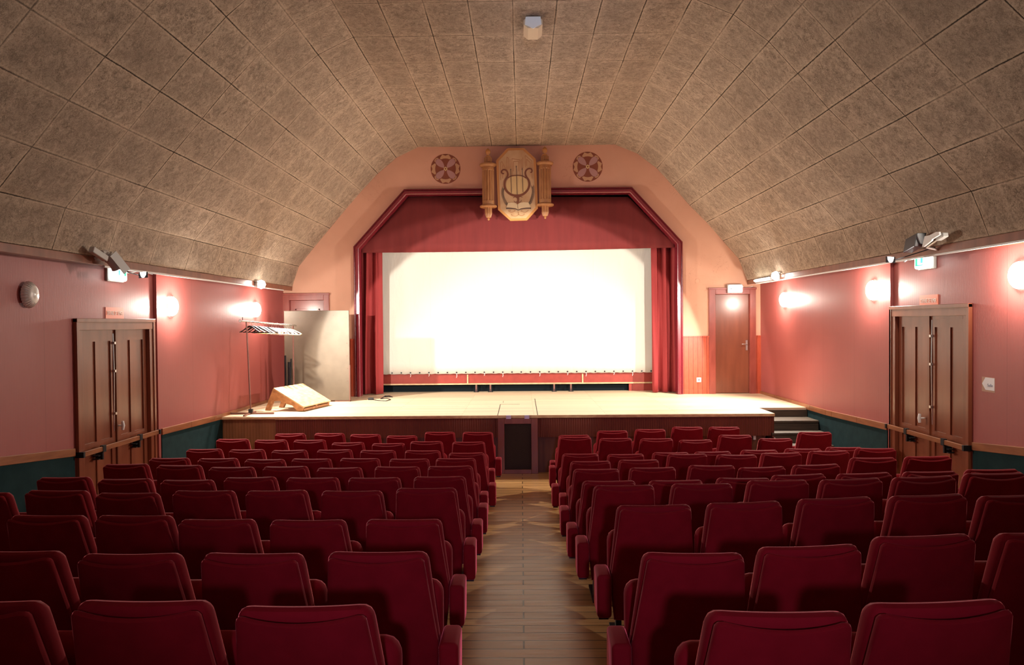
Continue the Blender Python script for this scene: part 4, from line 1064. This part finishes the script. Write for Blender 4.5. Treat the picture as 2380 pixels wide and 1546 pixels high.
# dark stand bundle in corner
c = atY(669, 850, 13.30)
r = thing('folded_stands', 'bundle of black folded stands upright before the left edge of grey board', 'folded stand', (c.x, 13.30, SZ))
for (dx, dy, h, rr, tl) in ((-.05, 0, .93, .02, .0), (.0, .02, .80, .03, .02), (.05, -.01, .70, .02, -.01), (.02, .05, .86, .014, .03)):
    m = MB(); m.tube([(c.x+dx, 13.30+dy, SZ), (c.x+dx+tl*.5, 13.30+dy, SZ+h*.5), (c.x+dx+tl, 13.30+dy, SZ+h)], rr, 8); m.build('stand_tube', 'black_metal', r)

# cable with socket on stage
m = MB(); pts = [atZ(x, y, SZ+.008) for x, y in ((866,929),(880,931),(897,932),(908,929),(900,926),(885,927),(893,922),(912,923),(905,920),(890,921))]
r = thing('extension_cable', 'short black extension cable lying by the left curtain', 'cable', (pts[0].x, pts[0].y, SZ))
S_ = []
for i in range(len(pts)-1):
    for q_ in range(4): S_.append(pts[i].lerp(pts[i+1], q_/4))
m.tube(S_, .008, 6); m.build('cord', 'black_plastic', r, smooth=True)
c = pts[0]; MB().box(c.x-.09, c.x+.02, c.y-.03, c.y+.04, SZ, SZ+.045).build('socket_end', 'black_plastic', r, bevel=.01)

# ------------------------------------------------------------------ auditorium seats
H0 = 0.87
def slab(m, wf, zb, zt, thick, yf_, curve, rc=.035, re=.022, nx=18, nz=14, dip=0.0):
    """rounded upholstered slab: wf(z) half width, yf_(z) centre y, curve: how far the middle bulges to -y"""
    def uu(k, n_):
        t = k/n_; return 0.5-0.5*cos(PI*t)
    rows = []
    for side in (0, 1):
        for i in range(nx+1):
            u = -1+2*uu(i, nx)
            for j in range(nz+1):
                v = uu(j, nz); z = zb+(zt-zb)*v; Wd = wf(z); x = u*Wd
                ex = max(abs(x)-(Wd-rc), 0)/rc; cut = rc*(1-math.sqrt(max(0, 1-min(ex, 1)**2)))
                ztop = zt-cut - dip*(1-u*u); zz = zb+(ztop-zb)*v
                e1_ = (1-abs(u))*Wd; e2_ = (ztop-zz); e3_ = (zz-zb)
                f = 1
                for e_ in (e1_, e2_, e3_):
                    q_ = min(max(e_, 0)/re, 1); f *= math.sqrt(max(0, 1-(1-q_)**2))
                f = max(f, .04)
                yy = yf_(zz) - curve*(1-u*u) + (thick/2*f if side else -thick/2*f)
                rows.append((x, yy, zz))
    K = (nx+1)*(nz+1); fs = []
    for i in range(nx):
        for j in range(nz):
            a = i*(nz+1)+j; fs.append((a, a+nz+1, a+nz+2, a+1)); fs.append((a+K, a+1+K, a+nz+2+K, a+nz+1+K))
    for i in range(nx):
        a = i*(nz+1); fs.append((a, a+K, a+nz+1+K, a+nz+1)); b_ = a+nz; fs.append((b_, b_+nz+1, b_+nz+1+K, b_+K))
    for j in range(nz):
        fs.append((j, j+1, j+1+K, j+K)); a = nx*(nz+1)+j; fs.append((a, a+K, a+1+K, a+1))
    m.add(rows, fs); return m
def lerp(a, b, t): t = min(max(t, 0), 1); return a+(b-a)*t
lean = lambda z: -0.17*(max(z, .30)-.30)/.57 if z > .30 else 0.0
wpan = lambda z: lerp(.262, .213, (z-.42)/.45) if z > .42 else lerp(.235, .262, (z-.1)/.32)
wcus = lambda z: lerp(.262, .228, (z-.42)/.45) if z > .42 else lerp(.250, .262, (z-.1)/.32)
seat_root = thing('theatre_chair', None, 'seat', (0, 0, 0))
m = slab(MB(), wpan, .15, H0-.006, .032, lambda z: .03+lean(z), .030, rc=.030, re=.012, dip=.024)
back_panel = m.build('back_panel', 'velvet', None, smooth=True)
m = slab(MB(), wcus, .36, H0, .080, lambda z: .085+lean(z), .012, rc=.045, re=.034, dip=.004)
back_cushion = m.build('back_cushion', 'velvet', None, smooth=True)
m = slab(MB(), lambda z: .264, .24, .650, .10, lambda z: .155+.05*(z-.24), .0, rc=.065, re=.045)
seat_cush = m.build('seat_cushion', 'velvet', None, smooth=True)
m = MB()
for sx in (-1, 1):
    x0_, x1_ = sorted((sx*.19, sx*.225)); m.box(x0_, x1_, .05, .10, 0, .40)
    m.box(x0_-.012, x1_+.012, -.03, .30, 0, .018)
m.box(-.22, .22, .06, .095, .18, .23)
legs = m.build('metal_base', 'black_metal', None)
m = MB().box(-.045, .045, -.09, .125, .20, .455); arm_me = m.build('armrest', 'velvet', None, smooth=True, bevel=.022, seg=4)
m = MB().box(-.03, .03, -.04, .05, .178, .203); armfoot_me = m.build('armrest_bracket', 'black_metal', None)
PARTS = [back_panel, back_cushion, seat_cush, legs]
for o_ in PARTS: o_.parent = seat_root
used = [False]
def new_seat(loc, sz, rz, tilt, label, group, arms):
    if not used[0]: r = seat_root; used[0] = True; ch = PARTS
    else:
        r = seat_root.copy(); COL.objects.link(r); ch = []
        for o_ in PARTS: q = o_.copy(); COL.objects.link(q); q.parent = r; ch.append(q)
    r.location = loc; r.rotation_euler = (0, 0, rz); r.scale = (1, 1, sz)
    if tilt:
        for q in ch[:2]: q.rotation_euler = (0, tilt, 0)
    r['label'] = label; r['group'] = group; r['category'] = 'seat'
    for sx in arms:
        q = arm_me.copy(); COL.objects.link(q); q.parent = r; q.location = (sx*.312, 0, 0)
        p = armfoot_me.copy(); COL.objects.link(p); p.parent = q; p.location = (0, 0, 0)
ROWL = [2.22, 3.05, 4.1, 5.0, 5.93, 6.87, 7.78, 8.60, 9.45, 10.15]
ROWR = [2.18, 3.09, 4.07, 5.0, 5.85, 6.77, 7.75, 8.55, 9.35, 10.05]
# measured top edges: (left px, right px, top py) ; right None = derive from the row's seat width
SL = [
 [(-262,89,1411),(132.6,489,1410),(527,882,1422)],
 [(-124,136,1289),(163,420.6,1295),(449,699,1294),(748.6,996,1290.5)],
 [(-1,189,1202.5),(203,396,1203),(400,593,1212),(609.4,809,1213.5),(832.8,1036,1212)],
 [(-133,11.6,1148),(42,198,1143),(211,363.7,1149),(390,542,1143.5),(567,713.6,1143),(737,889,1144),(912,1066,1137.5)],
 [(77.6,208,1111.5),(222,348,1115.5),(363,496,1118),(517,641,1111.5),(658,784.7,1112.5),(805,930,1112.5),(958,1084.5,1110)],
 [(236,341,1080.3),(356,463.5,1083),(479.4,589,1087.5),(606,715,1086),(732.5,842,1089),(865.5,974,1086.5),(992,1102,1085)],
 [(342.5,435.5,1066),(456.7,549.5,1066.8),(563,657.6,1069),(672,766.5,1067.7),(784.7,880,1066.7),(900,998.5,1068),(1010.6,1106,1066.7)],
 [(429.5,513.5,1044.8),(528,614,1046),(627,714,1047.5),(733,819,1046.5),(832,917.5,1048),(935,1024,1048.3),(1041.5,1127.6,1053.7)],
 [(498,575.7,1021.3),(586.6,666.7,1023.4),(677,757,1023.5),(768,848,1029.6),(861,942,1031.5),(950,1029.4,1027),(1048,1129,1028)],
 [(636.5,709,1008.7),(725.7,800,1008),(810.4,883,1010.3),(896,969,1013.6),(983.7,1057.6,1004.9),(1071,1146.4,1005.3)]]
SR = [
 [(1630,1999.7,1436),(2032.6,2400,1412)],
 [(1487.6,1740,1293),(1775,2032.6,1276),(2043.6,2300,1251),(2336.5,2592,1243)],
 [(1430.9,1623,1178),(1648.8,1842,1171),(1862.4,2058,1161),(2078,2274,1154),(2289,2486,1154)],
 [(1378,1530.8,1131),(1560,1713,1127),(1739,1893.4,1119),(1916,2069,1115.5),(2087.6,2238.8,1110),(2250,2402,1101)],
 [(1351.5,1484,1120),(1511,1642,1118.7),(1666.6,1795,1113.5),(1805.7,1931,1105),(1957.5,2086.6,1101.7),(2107.7,2235.8,1098),(2251,2382,1093)],
 [(1332.6,1443,1092),(1463.4,1578.4,1088.5),(1600,1712,1083.6),(1724.8,1837.5,1087.2),(1852.6,1963,1081.5),(1978.7,2091.6,1065.4),(2109.8,2220.7,1062)],
 [(1326.6,1423.4,1073.5),(1439,1535,1070.3),(1551,1651,1056.6),(1665.8,1763,1058.4),(1773,1869,1053.8),(1883,1982.7,1049.3),(1988.7,2087.6,1043)],
 [(1305,1394.6,1056),(1412,1502,1056.8),(1518,1604,1053),(1618,1704,1051),(1724.8,1811.8,1047.3),(1827,1911.6,1044),(1922.5,2009,1040.5)],
 [(1295.5,1378,1016.8),(1393,1473,1019.6),(1487.6,1568.6,1020.3),(1581,1659,1023.5),(1670,1751,1012),(1766.4,1845,1020),(1856.4,1936.6,1005)],
 [(1298.6,1372,1012.3),(1388.6,1462,1002),(1474.8,1549,998.5),(1561,1635.5,993),(1648.4,1721,993)]]
ordw = ['first', 'second', 'third', 'fourth', 'fifth', 'sixth', 'seventh', 'eighth', 'ninth', 'tenth']
def rowname(k_):
    d = 9-k_
    return {0: 'front row by the stage', 9: 'nearest row of all', 8: 'second nearest row'}.get(d, ordw[d]+' row from the stage')
def run_rows(rows, depths, side):
    block = 'left block' if side < 0 else 'right block'
    for k_, row in enumerate(rows):
        d0 = depths[k_]
        order = row if side > 0 else list(reversed(row))     # index 0 = at the aisle
        for i, (a, b, py) in enumerate(order):
            px = (a+b)/2; d = d0
            zf = floor_z(d); P_ = atY(px, py, d)
            want = zf + .07 + H0
            rel = (CZ-P_.z)/d                                   # vertical slope of the sight line
            # allow the row to bow a little in depth so that the tops keep the common height
            d_fit = (CZ-want)/rel if rel > 0 else d
            want2 = floor_z(d_fit)+H0; d_fit = (CZ-want2)/rel
            d = d0 + max(-.10, min(.10, (d_fit-d0)*.5))
            P_ = atY(px, py, d); base_y = d + .14               # back top leans towards the camera
            fz = floor_z(base_y); sz = (P_.z - fz)/H0
            sz = max(.90, min(1.13, sz))
            aisle_arm = -side
            arms = []
            if i == 0: arms.append(-side)
            if i == len(order)-1: arms.append(side)
            pos = 'beside the aisle' if i == 0 else ordw[i]+' from the aisle'
            lbl = 'red velvet seat %s in %s, %s' % (pos, block, rowname(k_))
            tilt = random.uniform(-.012, .012)
            if side > 0 and k_ in (3, 4, 5) and i in (3, 4): tilt = -.03
            if side > 0 and k_ <= 2 and i >= 1: tilt = -.03
            new_seat((P_.x, base_y, fz), sz, 0, tilt, lbl, 'red velvet seats in the %s' % block, arms)
run_rows(SL, ROWL, -1)
run_rows(SR, ROWR, 1)
for o_ in (arm_me, armfoot_me): bpy.data.objects.remove(o_)
